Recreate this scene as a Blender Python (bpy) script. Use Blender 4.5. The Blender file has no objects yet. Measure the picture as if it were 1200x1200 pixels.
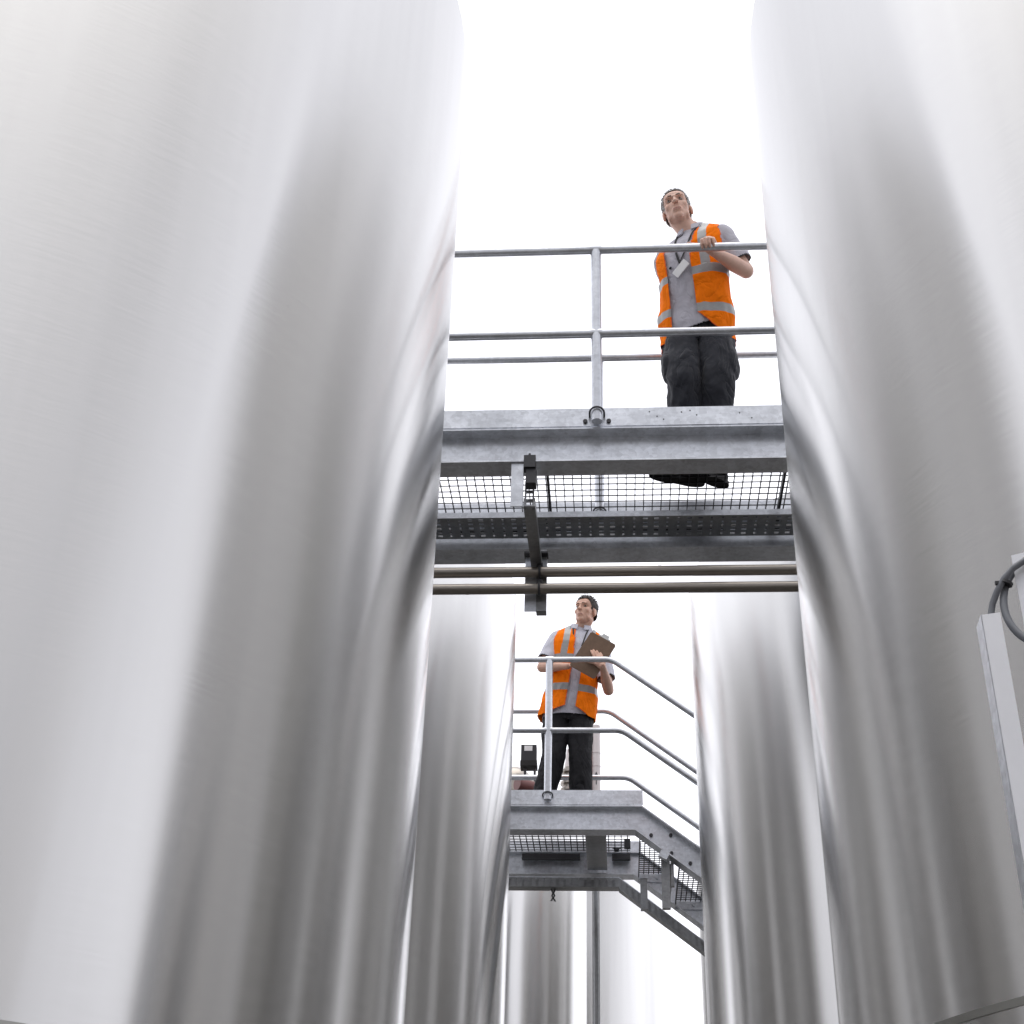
import bpy, bmesh, math, random
from mathutils import Vector, Matrix, noise
V = Vector
PI = math.pi
random.seed(7)
S = bpy.context.scene
C = S.collection
LIFT = 1.5                      # camera height above the yard

# ------------------------------------------------------------------ camera
cd = bpy.data.cameras.new('camera'); cam = bpy.data.objects.new('camera', cd); C.objects.link(cam)
th = math.radians(32.0); yaw = math.radians(4.85); vx, vy = 85.0, 2618.0
fpx = math.hypot(vx, vy) * math.tan(th)
Zc = V((vx, vy, -fpx)).normalized(); Fc = V((0, 0, -1)); Fh = (Fc - Fc.dot(Zc) * Zc).normalized()
Rc = Fh.cross(Zc); Yc = math.cos(yaw) * Fh + math.sin(yaw) * Rc; Xc = Yc.cross(Zc)
M3 = Matrix((Xc, Yc, Zc))
cam.matrix_world = Matrix.Translation((0, 0, LIFT)) @ M3.to_4x4()
cd.sensor_width = 36; cd.lens = 36 * fpx / 1200.0; cd.clip_end = 3000; cd.clip_start = 0.05
S.camera = cam

# ------------------------------------------------------------------ sky, sun, exposure
SUN_EL, SUN_AZ = math.radians(80), math.radians(195)
w = bpy.data.worlds.new('World'); S.world = w; w.use_nodes = True
nt = w.node_tree; nt.nodes.clear()
out = nt.nodes.new('ShaderNodeOutputWorld'); bg = nt.nodes.new('ShaderNodeBackground')
sky = nt.nodes.new('ShaderNodeTexSky'); sky.sky_type = 'NISHITA'; sky.sun_disc = False
sky.sun_elevation = SUN_EL; sky.sun_rotation = SUN_AZ; sky.dust_density = 4; sky.air_density = 1.0; sky.ozone_density = 1
hs = nt.nodes.new('ShaderNodeHueSaturation'); hs.inputs['Saturation'].default_value = 0.15
mx = nt.nodes.new('ShaderNodeMix'); mx.data_type = 'RGBA'; mx.inputs[0].default_value = 0.72
mx.inputs['B'].default_value = (12.9, 12.95, 13.9, 1)       # closed cloud cover
tc = nt.nodes.new('ShaderNodeTexCoord'); nz = nt.nodes.new('ShaderNodeTexNoise'); nz.inputs['Scale'].default_value = 1.6
nz.inputs['Detail'].default_value = 3
mr = nt.nodes.new('ShaderNodeMapRange'); mr.inputs['From Min'].default_value = .3; mr.inputs['From Max'].default_value = .7
mr.inputs['To Min'].default_value = .82; mr.inputs['To Max'].default_value = 1.12
mm = nt.nodes.new('ShaderNodeVectorMath'); mm.operation = 'SCALE'
L = nt.links.new
L(sky.outputs[0], hs.inputs['Color']); L(hs.outputs[0], mx.inputs['A'])
L(tc.outputs['Generated'], nz.inputs['Vector']); L(nz.outputs['Fac'], mr.inputs['Value'])
L(mx.outputs['Result'], mm.inputs[0]); L(mr.outputs[0], mm.inputs['Scale'])
fl = nt.nodes.new('ShaderNodeVectorMath'); fl.operation = 'MULTIPLY'; fl.inputs[1].default_value = (1, 1, 0)      # cloud set brighter ahead and dimmer behind, to suit the tank reflections
nrm_ = nt.nodes.new('ShaderNodeVectorMath'); nrm_.operation = 'NORMALIZE'
L(tc.outputs['Generated'], fl.inputs[0]); L(fl.outputs[0], nrm_.inputs[0])
sp = nt.nodes.new('ShaderNodeSeparateXYZ'); L(nrm_.outputs[0], sp.inputs[0]); sz = nt.nodes.new('ShaderNodeSeparateXYZ'); L(tc.outputs['Generated'], sz.inputs[0])
m2 = nt.nodes.new('ShaderNodeMapRange'); m2.inputs['From Min'].default_value = -.62; m2.inputs['From Max'].default_value = .15
m2.inputs['To Min'].default_value = .47; m2.inputs['To Max'].default_value = 1.0; L(sp.outputs['Y'], m2.inputs['Value'])
m4 = nt.nodes.new('ShaderNodeMapRange'); m4.inputs['From Min'].default_value = .45; m4.inputs['From Max'].default_value = .9
m4.inputs['To Min'].default_value = 1.0; m4.inputs['To Max'].default_value = .72; L(sz.outputs['Z'], m4.inputs['Value'])
m5 = nt.nodes.new('ShaderNodeMath'); m5.operation = 'MULTIPLY'; L(m2.outputs[0], m5.inputs[0]); L(m4.outputs[0], m5.inputs[1])
mm2 = nt.nodes.new('ShaderNodeVectorMath'); mm2.operation = 'SCALE'; L(mm.outputs[0], mm2.inputs[0]); L(m5.outputs[0], mm2.inputs['Scale'])
L(mm2.outputs[0], bg.inputs['Color']); bg.inputs['Strength'].default_value = 0.1; L(bg.outputs[0], out.inputs[0])
sd = bpy.data.lights.new('sun', 'SUN'); sd.energy = 0.9; sd.angle = math.radians(60); sd.color = (1, .97, .93)
so = bpy.data.objects.new('sun', sd); C.objects.link(so)
sdir = V((math.sin(SUN_AZ) * math.cos(SUN_EL), math.cos(SUN_AZ) * math.cos(SUN_EL), math.sin(SUN_EL)))
so.rotation_euler = sdir.to_track_quat('Z', 'Y').to_euler()
S.view_settings.view_transform = 'Standard'; S.view_settings.look = 'None'; S.view_settings.gamma = 1
S.view_settings.exposure = 0.74
S.render.engine = 'CYCLES'
S.render.resolution_x = 1024; S.render.resolution_y = 1024
try:
    S.cycles.max_bounces = 12; S.cycles.glossy_bounces = 8
except Exception: pass

# ------------------------------------------------------------------ materials
def mat(name, color, rough=.6, metal=0.0, vary=.12, vscale=6.0, bump=0.0, bscale=40.0, aniso=0.0, spec=None, stretch=(1, 1, 1), sheen=0, rvary=.0, sss=0):
    m = bpy.data.materials.new(name); m.use_nodes = True; t = m.node_tree; n = t.nodes; l = t.links.new
    b = n['Principled BSDF']
    b.inputs['Roughness'].default_value = rough; b.inputs['Metallic'].default_value = metal
    if spec is not None: b.inputs['Specular IOR Level'].default_value = spec
    if sheen: b.inputs['Sheen Weight'].default_value = sheen
    if sss:
        b.inputs['Subsurface Weight'].default_value = sss; b.inputs['Subsurface Radius'].default_value = (.012, .005, .003)
        b.inputs['Subsurface Scale'].default_value = 1
    co = n.new('ShaderNodeTexCoord'); mp = n.new('ShaderNodeMapping'); mp.inputs['Scale'].default_value = stretch
    l(co.outputs['Object'], mp.inputs['Vector'])
    no = n.new('ShaderNodeTexNoise'); no.inputs['Scale'].default_value = vscale; no.inputs['Detail'].default_value = 6
    no.inputs['Roughness'].default_value = .6
    l(mp.outputs[0], no.inputs['Vector'])
    r = n.new('ShaderNodeValToRGB'); c = color
    r.color_ramp.elements[0].position = .3; r.color_ramp.elements[1].position = .7
    r.color_ramp.elements[0].color = tuple(max(0, x * (1 - vary)) for x in c) + (1,)
    r.color_ramp.elements[1].color = tuple(min(1, x * (1 + vary)) for x in c) + (1,)
    l(no.outputs['Fac'], r.inputs[0]); l(r.outputs[0], b.inputs['Base Color'])
    if rvary:
        q = n.new('ShaderNodeMapRange'); q.inputs['To Min'].default_value = rough - rvary; q.inputs['To Max'].default_value = rough + rvary
        q.inputs['From Min'].default_value = .3; q.inputs['From Max'].default_value = .7
        l(no.outputs['Fac'], q.inputs['Value']); l(q.outputs[0], b.inputs['Roughness'])
    if bump:
        n2 = n.new('ShaderNodeTexNoise'); n2.inputs['Scale'].default_value = bscale; n2.inputs['Detail'].default_value = 4
        l(mp.outputs[0], n2.inputs['Vector'])
        bp = n.new('ShaderNodeBump'); bp.inputs['Strength'].default_value = bump; bp.inputs['Distance'].default_value = .004
        l(n2.outputs['Fac'], bp.inputs['Height']); l(bp.outputs[0], b.inputs['Normal'])
    return m

def steel_mat():
    m = bpy.data.materials.new('brushed_stainless_steel'); m.use_nodes = True; t = m.node_tree; n = t.nodes; l = t.links.new
    b = n['Principled BSDF']; b.inputs['Metallic'].default_value = 1
    b.inputs['Anisotropic'].default_value = 1.0; b.inputs['Anisotropic Rotation'].default_value = ANROT
    tg = n.new('ShaderNodeTangent'); tg.direction_type = 'RADIAL'; tg.axis = 'Z'; l(tg.outputs[0], b.inputs['Tangent'])
    co = n.new('ShaderNodeTexCoord')
    def ns(scale, st, det=4):
        mp = n.new('ShaderNodeMapping'); mp.inputs['Scale'].default_value = st; l(co.outputs['Object'], mp.inputs['Vector'])
        no = n.new('ShaderNodeTexNoise'); no.inputs['Scale'].default_value = scale; no.inputs['Detail'].default_value = det
        l(mp.outputs[0], no.inputs['Vector']); return no
    big = ns(.8, (1, 1, .25), 3); fine = ns(9, (1, 1, 22), 5); streak = ns(16, (1, 1, .04), 3)
    def rng(src, a, c):
        q = n.new('ShaderNodeMapRange'); q.inputs['From Min'].default_value = .3; q.inputs['From Max'].default_value = .7
        q.inputs['To Min'].default_value = a; q.inputs['To Max'].default_value = c; l(src.outputs[0], q.inputs['Value']); return q
    ra = rng(big, .195, .235); rb = rng(fine, -.012, .012)
    ad = n.new('ShaderNodeMath'); ad.operation = 'ADD'; l(ra.outputs[0], ad.inputs[0]); l(rb.outputs[0], ad.inputs[1])
    l(ad.outputs[0], b.inputs['Roughness'])
    cr = n.new('ShaderNodeValToRGB'); cr.color_ramp.elements[0].position = .25; cr.color_ramp.elements[1].position = .75
    cr.color_ramp.elements[0].color = (.64, .635, .625, 1); cr.color_ramp.elements[1].color = (.69, .685, .675, 1)
    mxx = n.new('ShaderNodeMath'); mxx.operation = 'ADD'; h1 = n.new('ShaderNodeMath'); h1.operation = 'MULTIPLY'; h1.inputs[1].default_value = .5
    l(fine.outputs[0], mxx.inputs[0]); l(streak.outputs[0], mxx.inputs[1]); l(mxx.outputs[0], h1.inputs[0])
    l(h1.outputs[0], cr.inputs[0])
    spk = ns(38, (1, 1, 1), 1); last = cr.outputs[0]      # fine scratches and specks of dirt
    for src, a, c, dk in ((spk, .835, .85, .75),):
        q = n.new('ShaderNodeMapRange'); q.inputs['From Min'].default_value = a; q.inputs['From Max'].default_value = c
        q.inputs['To Min'].default_value = 1; q.inputs['To Max'].default_value = dk; l(src.outputs[0], q.inputs['Value'])
        sc = n.new('ShaderNodeVectorMath'); sc.operation = 'SCALE'; l(last, sc.inputs[0]); l(q.outputs[0], sc.inputs['Scale']); last = sc.outputs[0]
    l(last, b.inputs['Base Color'])
    wv = ns(1.3, (1, 1, .18), 2)
    bp = n.new('ShaderNodeBump'); bp.inputs['Strength'].default_value = .35; bp.inputs['Distance'].default_value = .012
    l(wv.outputs[0], bp.inputs['Height'])
    bp2 = n.new('ShaderNodeBump'); bp2.inputs['Strength'].default_value = .05; bp2.inputs['Distance'].default_value = .001
    l(fine.outputs[0], bp2.inputs['Height']); l(bp.outputs[0], bp2.inputs['Normal']); l(bp2.outputs[0], b.inputs['Normal'])
    return m
ANROT = 0.25

def galv_mat(name='galvanised_steel', base=(.72, .745, .79), k=.9):
    m = bpy.data.materials.new(name); m.use_nodes = True; t = m.node_tree; n = t.nodes; l = t.links.new
    b = n['Principled BSDF']; b.inputs['Metallic'].default_value = .75
    co = n.new('ShaderNodeTexCoord')
    vo = n.new('ShaderNodeTexVoronoi'); vo.inputs['Scale'].default_value = 55; l(co.outputs['Object'], vo.inputs['Vector'])
    no = n.new('ShaderNodeTexNoise'); no.inputs['Scale'].default_value = 7; no.inputs['Detail'].default_value = 8; no.inputs['Roughness'].default_value = .7
    l(co.outputs['Object'], no.inputs['Vector'])
    mp = n.new('ShaderNodeMapping'); mp.inputs['Rotation'].default_value = (0, .6, 0); mp.inputs['Scale'].default_value = (12, 1, 60)
    l(co.outputs['Object'], mp.inputs['Vector'])
    sc = n.new('ShaderNodeTexNoise'); sc.inputs['Scale'].default_value = 1.0; sc.inputs['Detail'].default_value = 3; l(mp.outputs[0], sc.inputs['Vector'])
    sx = n.new('ShaderNodeSeparateColor'); l(vo.outputs['Color'], sx.inputs[0])
    def mad(src, mul, add):
        q = n.new('ShaderNodeMath'); q.operation = 'MULTIPLY_ADD'; q.inputs[1].default_value = mul
        l(src, q.inputs[0])
        if isinstance(add, float): q.inputs[2].default_value = add
        else: l(add, q.inputs[2])
        return q.outputs[0]
    a = mad(sx.outputs[0], .20 * k, mad(no.outputs['Fac'], .9 * k, mad(sc.outputs['Fac'], .35 * k, 1 - .72 * k)))
    vm = n.new('ShaderNodeVectorMath'); vm.operation = 'SCALE'; vm.inputs[0].default_value = base; l(a, vm.inputs['Scale'])
    l(vm.outputs[0], b.inputs['Base Color'])
    l(mad(no.outputs['Fac'], .22, .22), b.inputs['Roughness'])
    bp = n.new('ShaderNodeBump'); bp.inputs['Strength'].default_value = .25; bp.inputs['Distance'].default_value = .002
    l(no.outputs['Fac'], bp.inputs['Height']); l(bp.outputs[0], b.inputs['Normal'])
    return m

def skin_mat(name, c):
    m = mat(name, c, rough=.5, vary=.09, vscale=22, bump=.12, bscale=120, sss=.12)
    return m

M = {}
M['steel'] = steel_mat()
M['galv'] = galv_mat()
M['galv_dark'] = galv_mat('dark_galvanised_steel', (.36, .365, .37), .9)  # darker copy of galv, for undersides and dark sides
M['tube'] = galv_mat('galvanised_tube', (.64, .66, .70), .6)
M['pipe'] = mat('stainless_pipe', (.42, .385, .35), rough=.38, metal=1, vary=.05, rvary=.05)
M['dullseam'] = mat('dull_weld_band', (.36, .36, .34), rough=.4, metal=1, vary=.1)
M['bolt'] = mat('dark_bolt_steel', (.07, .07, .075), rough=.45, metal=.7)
M['black'] = mat('black_plastic', (.022, .022, .025), rough=.4)
M['rubber'] = mat('black_rubber', (.018, .017, .017), rough=.8, bump=.4)
M['label'] = mat('white_label', (.78, .78, .78), rough=.5, vary=.03)
M['conc'] = mat('yard_concrete', (.085, .077, .068), rough=.9, vary=.2, vscale=.7, bump=.5, bscale=20)
M['grey_cable'] = mat('grey_cable_sheath', (.17, .18, .20), rough=.42, vary=.06)
M['white_paint'] = mat('pale_grey_channel', (.82, .83, .86), rough=.4, metal=.2, vary=.04)
M['hivis'] = mat('hivis_orange', (1.0, .205, .006), rough=.9, vary=.05, vscale=30, bump=.15, bscale=300, spec=.1)
b = M['hivis'].node_tree.nodes['Principled BSDF']
M['vest_trim'] = mat('vest_edge_binding', (.80, .12, .012), rough=.8)
M['reflective'] = mat('reflective_tape', (.31, .31, .31), rough=.4, metal=.2, vary=.08, vscale=60)
M['lining'] = mat('vest_binding', (.50, .045, .05), rough=.8)
M['polo'] = mat('grey_polo', (.47, .46, .51), rough=.9, vary=.05, vscale=40, bump=.15, bscale=400)
M['polo2'] = mat('pale_grey_polo', (.55, .55, .62), rough=.9, vary=.05, vscale=40, bump=.15, bscale=400)
M['navy'] = mat('navy_work_cloth', (.020, .022, .030), rough=.85, vary=.15, vscale=20, bump=.2, bscale=200, sheen=.1)
M['blackcloth'] = mat('black_work_cloth', (.012, .012, .015), rough=.85, vary=.15, vscale=20, bump=.2, bscale=200)
M['skin1'] = skin_mat('skin_fair', (.64, .405, .315))
M['skin2'] = skin_mat('skin_tan', (.62, .375, .28))
M['lip'] = mat('lip', (.44, .23, .185), rough=.5)
M['hair1'] = mat('greying_hair', (.30, .29, .28), rough=.6, vary=.45, vscale=90, bump=.8, bscale=160)
M['hair2'] = mat('dark_hair', (.035, .026, .022), rough=.55, vary=.4, vscale=90, bump=.8, bscale=160)
M['brow1'] = mat('greying_brow', (.10, .075, .06), rough=.8)
M['eye'] = mat('eye_white', (.33, .29, .27), rough=.25, vary=.02)
M['iris'] = mat('iris', (.03, .025, .02), rough=.2)
M['ribbon'] = mat('black_ribbon', (.015, .015, .018), rough=.7)
M['board'] = mat('brown_hardboard', (.15, .09, .055), rough=.6, vary=.15, vscale=40)
M['paper'] = mat('paper', (.8, .8, .8), rough=.8, vary=.02)
M['clip'] = mat('clip_metal', (.5, .5, .48), rough=.3, metal=1)
M['pink'] = mat('pale_pink_paint', (.72, .67, .67), rough=.5, vary=.05)
M['redbrown'] = mat('red_brown_paint', (.16, .06, .055), rough=.5)

def wrinkle(m, scale, dist, st=(1, 1, .6)):
    t = m.node_tree; n = t.nodes; l = t.links.new; b = n['Principled BSDF']
    co = n.new('ShaderNodeTexCoord'); mp = n.new('ShaderNodeMapping'); mp.inputs['Scale'].default_value = st; mp.inputs['Rotation'].default_value = (.3, .5, 0)
    no = n.new('ShaderNodeTexNoise'); no.inputs['Scale'].default_value = scale; no.inputs['Detail'].default_value = 3; no.inputs['Distortion'].default_value = 1.2
    l(co.outputs['Object'], mp.inputs['Vector']); l(mp.outputs[0], no.inputs['Vector'])
    ab = n.new('ShaderNodeMath'); ab.operation = 'SUBTRACT'; ab.inputs[1].default_value = .5; l(no.outputs['Fac'], ab.inputs[0])
    a2 = n.new('ShaderNodeMath'); a2.operation = 'ABSOLUTE'; l(ab.outputs[0], a2.inputs[0])
    a3 = n.new('ShaderNodeMath'); a3.operation = 'POWER'; a3.inputs[1].default_value = .6; l(a2.outputs[0], a3.inputs[0])
    bp = n.new('ShaderNodeBump'); bp.inputs['Strength'].default_value = .8; bp.inputs['Distance'].default_value = dist; l(a3.outputs[0], bp.inputs['Height'])
    if b.inputs['Normal'].is_linked: l(b.inputs['Normal'].links[0].from_socket, bp.inputs['Normal'])
    l(bp.outputs[0], b.inputs['Normal'])
for k_, sc_, d_ in (('hivis', 9, .022), ('polo', 10, .014), ('polo2', 10, .014), ('navy', 8, .022), ('blackcloth', 8, .022)): wrinkle(M[k_], sc_, d_)

# ------------------------------------------------------------------ mesh helpers
class MB:
    def __init__(s): s.v = []; s.f = []; s.m = []; s.cur = 0
    def add(s, vs, fs):
        o = len(s.v); s.v += [V(a) for a in vs]
        for q in fs: s.f.append([o + i for i in q]); s.m.append(s.cur)
    def box(s, a, b_, rot=None, about=None):
        x0, y0, z0 = a; x1, y1, z1 = b_
        vs = [V((x, y, z)) for x in (x0, x1) for y in (y0, y1) for z in (z0, z1)]
        if rot is not None:
            c = V(about) if about else (V(a) + V(b_)) / 2
            vs = [rot @ (p - c) + c for p in vs]
        s.add(vs, [(0, 1, 3, 2), (4, 6, 7, 5), (0, 4, 5, 1), (2, 3, 7, 6), (0, 2, 6, 4), (1, 5, 7, 3)])
    def tube(s, pts, r, n=14, cap=True, flat=None):
        pts = [V(p) for p in pts]; rs = r if isinstance(r, (list, tuple)) else [r] * len(pts)
        vs = []; fs = []; up = None
        for i, p in enumerate(pts):
            d = (pts[min(i + 1, len(pts) - 1)] - pts[max(i - 1, 0)]).normalized()
            if up is None:
                up = V((0, 0, 1)) if abs(d.z) < .9 else V((0, 1, 0))
            a = d.cross(up).normalized(); up = a.cross(d).normalized()
            ex = flat if flat else (1, 1)
            for k in range(n):
                t = 2 * PI * k / n
                vs.append(p + rs[i] * (ex[0] * math.cos(t) * a + ex[1] * math.sin(t) * up))
        for i in range(len(pts) - 1):
            for k in range(n):
                k2 = (k + 1) % n; fs.append((i * n + k, i * n + k2, (i + 1) * n + k2, (i + 1) * n + k))
        if cap:
            fs.append(tuple(range(n))[::-1]); fs.append(tuple((len(pts) - 1) * n + k for k in range(n)))
        s.add(vs, fs)
    def limb(s, pts, rs, n=18, sub=6, flat=None):
        """tapered limb with rounded ends through joints (catmull-rom)"""
        pts = [V(p) for p in pts]; P = [pts[0] * 2 - pts[1]] + pts + [pts[-1] * 2 - pts[-2]]
        R = [rs[0]] + list(rs) + [rs[-1]]
        op = []; orr = []
        for i in range(1, len(P) - 2):
            for k in range(sub):
                t = k / sub; a, b_, c, d = P[i - 1:i + 3]
                # softened catmull-rom
                q = .5 * ((2 * b_) + (c - a) * t + (2 * a - 5 * b_ + 4 * c - d) * t * t + (3 * b_ - a - 3 * c + d) * t ** 3)
                op.append(q.lerp(b_.lerp(c, t), .45)); tt = t * t * (3 - 2 * t); orr.append(R[i] * (1 - tt) + R[i + 1] * tt)
        op.append(P[-2]); orr.append(R[-2])
        d0 = (op[0] - op[1]).normalized(); d1 = (op[-1] - op[-2]).normalized()
        pre = [(op[0] + d0 * orr[0] * math.sin(a), orr[0] * max(.05, math.cos(a))) for a in (1.5, 1.15, .75, .35)]
        post = [(op[-1] + d1 * orr[-1] * math.sin(a), orr[-1] * max(.05, math.cos(a))) for a in (.35, .75, 1.15, 1.5)]
        op = [a for a, _ in pre] + op + [a for a, _ in post]; orr = [a for _, a in pre] + orr + [a for _, a in post]
        s.tube(op, orr, n, True, flat)
    def ell(s, c, r, rot=None, n=20, m_=12):
        c = V(c); vs = []; fs = []
        for i in range(m_ + 1):
            a = PI * i / m_
            for k in range(n):
                t = 2 * PI * k / n
                p = V((r[0] * math.sin(a) * math.cos(t), r[1] * math.sin(a) * math.sin(t), r[2] * math.cos(a)))
                if rot is not None: p = rot @ p
                vs.append(c + p)
        for i in range(m_):
            for k in range(n):
                k2 = (k + 1) % n; fs.append((i * n + k, (i + 1) * n + k, (i + 1) * n + k2, i * n + k2))
        s.add(vs, fs)
    def rings(s, rg, n=40, ex=2.5):
        """rg: list of (z, hw, hd_front, hd_back, yoff) in rest space, -y is the front"""
        vs = []; fs = []
        for (z, hw, hf, hb, yo) in rg:
            for k in range(n):
                t = 2 * PI * k / n; cx, sy = math.cos(t), math.sin(t)
                x = hw * math.copysign(abs(cx) ** (2 / ex), cx); hd = hf if sy < 0 else hb
                vs.append(V((x, yo + hd * math.copysign(abs(sy) ** (2 / ex), sy), z)))
        for i in range(len(rg) - 1):
            for k in range(n):
                k2 = (k + 1) % n; fs.append((i * n + k, i * n + k2, (i + 1) * n + k2, (i + 1) * n + k))
        fs.append(tuple(range(n))[::-1]); fs.append(tuple((len(rg) - 1) * n + k for k in range(n)))
        s.add(vs, fs)
    def prism(s, prof, a, b_, ux, uy):
        """extrude 2d profile along a->b with profile axes ux, uy"""
        a = V(a); b_ = V(b_); n = len(prof)
        vs = [o + V(ux) * p[0] + V(uy) * p[1] for o in (a, b_) for p in prof]
        fs = [(k, (k + 1) % n, n + (k + 1) % n, n + k) for k in range(n)]
        fs.append(tuple(range(n))[::-1]); fs.append(tuple(range(n, 2 * n)))
        s.add(vs, fs)
    def mesh(s, name):
        me = bpy.data.meshes.new(name); me.from_pydata([tuple(p) for p in s.v], [], s.f)
        me.polygons.foreach_set('material_index', s.m)
        bm = bmesh.new(); bm.from_mesh(me); bmesh.ops.recalc_face_normals(bm, faces=bm.faces); bm.to_mesh(me); bm.free()
        return me

def smooth_by_angle(me, deg=35):
    bm = bmesh.new(); bm.from_mesh(me)
    for f in bm.faces: f.smooth = True
    lim = math.radians(deg)
    for e in bm.edges:
        e.smooth = not (len(e.link_faces) == 2 and e.calc_face_angle(0) > lim)
    bm.to_mesh(me); bm.free()

def put(name, src, mats, parent=None, loc=(0, 0, 0), smooth=35, label=None):
    me = src.mesh(name) if isinstance(src, MB) else src
    me.name = name
    off = V(loc)
    if parent is not None: off = V(parent.get('_o', (0, 0, 0)))
    if off.length > 0:
        me.transform(Matrix.Translation(-off))
    mi = [p.material_index for p in me.polygons]; me.materials.clear()
    mats = mats if isinstance(mats, (list, tuple)) else [mats]
    for m_ in mats: me.materials.append(m_)
    if len(mats) > 1: me.polygons.foreach_set('material_index', [min(i, len(mats) - 1) for i in mi])
    if smooth: smooth_by_angle(me, smooth)
    o = bpy.data.objects.new(name, me); C.objects.link(o)
    if parent is not None: o.parent = parent
    else: o.location = off
    o['_o'] = tuple(off)
    if label: o['label'] = label
    return o

def thing(name, label, cat, loc, group=None):
    o = bpy.data.objects.new(name, None); C.objects.link(o); o.location = loc; o['_o'] = tuple(loc); o.empty_display_size = .2
    return tag(o, label, cat, group)
def tag(o, label, cat, group=None):
    o['label'] = label; o['category'] = cat
    if group: o['group'] = group
    return o

def solid(me, t):
    o = bpy.data.objects.new('tmp', me); C.objects.link(o)
    q = o.modifiers.new('q', 'SOLIDIFY'); q.thickness = t; q.offset = -1; q.use_even_offset = False
    dg = bpy.context.evaluated_depsgraph_get(); dg.update()
    res = bpy.data.meshes.new_from_object(o.evaluated_get(dg)); bpy.data.objects.remove(o)
    return res

def remesh(src, vox, smooth_it=2, fac=.5):
    me = src.mesh('tmp') if isinstance(src, MB) else src
    o = bpy.data.objects.new('tmp', me); C.objects.link(o)
    r = o.modifiers.new('r', 'REMESH'); r.mode = 'VOXEL'; r.voxel_size = vox; r.use_smooth_shade = True
    if smooth_it:
        q = o.modifiers.new('s', 'SMOOTH'); q.factor = fac; q.iterations = smooth_it
    dg = bpy.context.evaluated_depsgraph_get(); dg.update()
    res = bpy.data.meshes.new_from_object(o.evaluated_get(dg))
    bpy.data.objects.remove(o)
    return res

# ------------------------------------------------------------------ setting
g = MB(); N = 2
g.add([(-400, -400, -1.5), (400, -400, -1.5), (400, 400, -1.5), (-400, 400, -1.5)], [(0, 1, 2, 3)])
gr = put('ground', g, M['conc']); gr['kind'] = 'structure'

wh = thing('unseen_warehouse', 'long pale block added out of view behind the camera for the tanks to reflect', 'reflection backdrop', (0, -17, -1.5))  # never in view; added so the steel has something to reflect
m_ = MB(); m_.box((-30, -29, -1.5), (30, -17, 5.0)); put('wall', m_, mat('pale_cladding', (.60, .56, .51), rough=.7, stretch=(8, 1, .3)), wh)
m_ = MB(); m_.box((-30.3, -29.3, 5.005), (30.3, -16.7, 5.3)); put('roof', m_, mat('grey_roof', (.18, .18, .19), rough=.7), wh)
for x in (-18, -6, 6, 18):
    m_ = MB(); m_.box((x - 2, -16.995, -1.5), (x + 2, -16.93, 2.6)); put('door', m_, mat('roller_door', (.10, .12, .15), rough=.5), wh)
# ------------------------------------------------------------------ tanks
def tank(cx, cy, R, top, label, seams=(.6,), n=220):
    t = thing('storage_tank', label, 'tank', (cx, cy, -1.5), 'tall stainless steel storage tanks')
    mb = MB(); zs = [-1.35 + (top - .001 + 1.35) * i / 12 for i in range(13)]
    for i, z in enumerate(zs[:-1]):
        pass
    vs = []; fs = []
    for z in zs:
        for k in range(n):
            a = 2 * PI * k / n; vs.append(V((cx + R * math.cos(a), cy + R * math.sin(a), z)))
    for i in range(len(zs) - 1):
        for k in range(n):
            k2 = (k + 1) % n; fs.append((i * n + k, i * n + k2, (i + 1) * n + k2, (i + 1) * n + k))
    mb.add(vs, fs); put('shell', mb, M['steel'], t, smooth=30)
    def ring(z0, z1, r0, mat_, nm):
        q = MB(); prof = [(R - .004, z0), (r0, z0), (r0, z1), (R - .004, z1)]
        vs = []; fs = []
        for k in range(n):
            a = 2 * PI * k / n
            for (r, z) in prof: vs.append(V((cx + r * math.cos(a), cy + r * math.sin(a), z)))
        for k in range(n):
            k2 = (k + 1) % n
            for j in range(4): fs.append((k * 4 + j, k2 * 4 + j, k2 * 4 + (j + 1) % 4, k * 4 + (j + 1) % 4))
        q.add(vs, fs); return put(nm, q, mat_, t, smooth=30)
    for z in seams: ring(z - .008, z + .008, R + .0025, M['dullseam'], 'weld_seam')
    ring(-1.5, -1.35, R + .03, M['galv'], 'base_ring')
    q = MB(); vs = []; fs = []
    prof = [(R, top + .001), (R * .8, top + .06), (R * .45, top + .11), (.03, top + .13)]
    for (r, z) in prof:
        for k in range(96):
            a = 2 * PI * k / 96; vs.append(V((cx + r * math.cos(a), cy + r * math.sin(a), z)))
    for i in range(3):
        for k in range(96):
            k2 = (k + 1) % 96; fs.append((i * 96 + k, i * 96 + k2, (i + 1) * 96 + k2, (i + 1) * 96 + k))
    fs.append(tuple(range(288, 384))); q.add(vs, fs); put('roof', q, M['steel'], t, smooth=60)
    return t
def tank_at(side, az, cy, R, top, label, **k):
    """put a tank so that its flank is tangent to azimuth az as seen from the yard path"""
    a = math.radians(az); # tangent line x = y tan(a)
    cx = cy * math.tan(a) + side * R / math.cos(a)
    return tank(cx, cy, R, top, label, **k), cx
RT = 1.5
T1L, cx1l = tank_at(-1, -8.43, 3.65, RT, 4.50, 'huge brushed steel tank filling the left third of the picture', seams=(.515,))
T1R, cx1r = tank_at(1, 8.47, 3.65, RT, 4.50, 'huge brushed steel tank on the right behind the grey cable loop', seams=(.66,))
T2L, cx2l = tank_at(-1, -4.49, 7.6, RT, 4.17, 'shorter steel tank at lower left, just left of the man with the clipboard', seams=(.9,))
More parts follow.
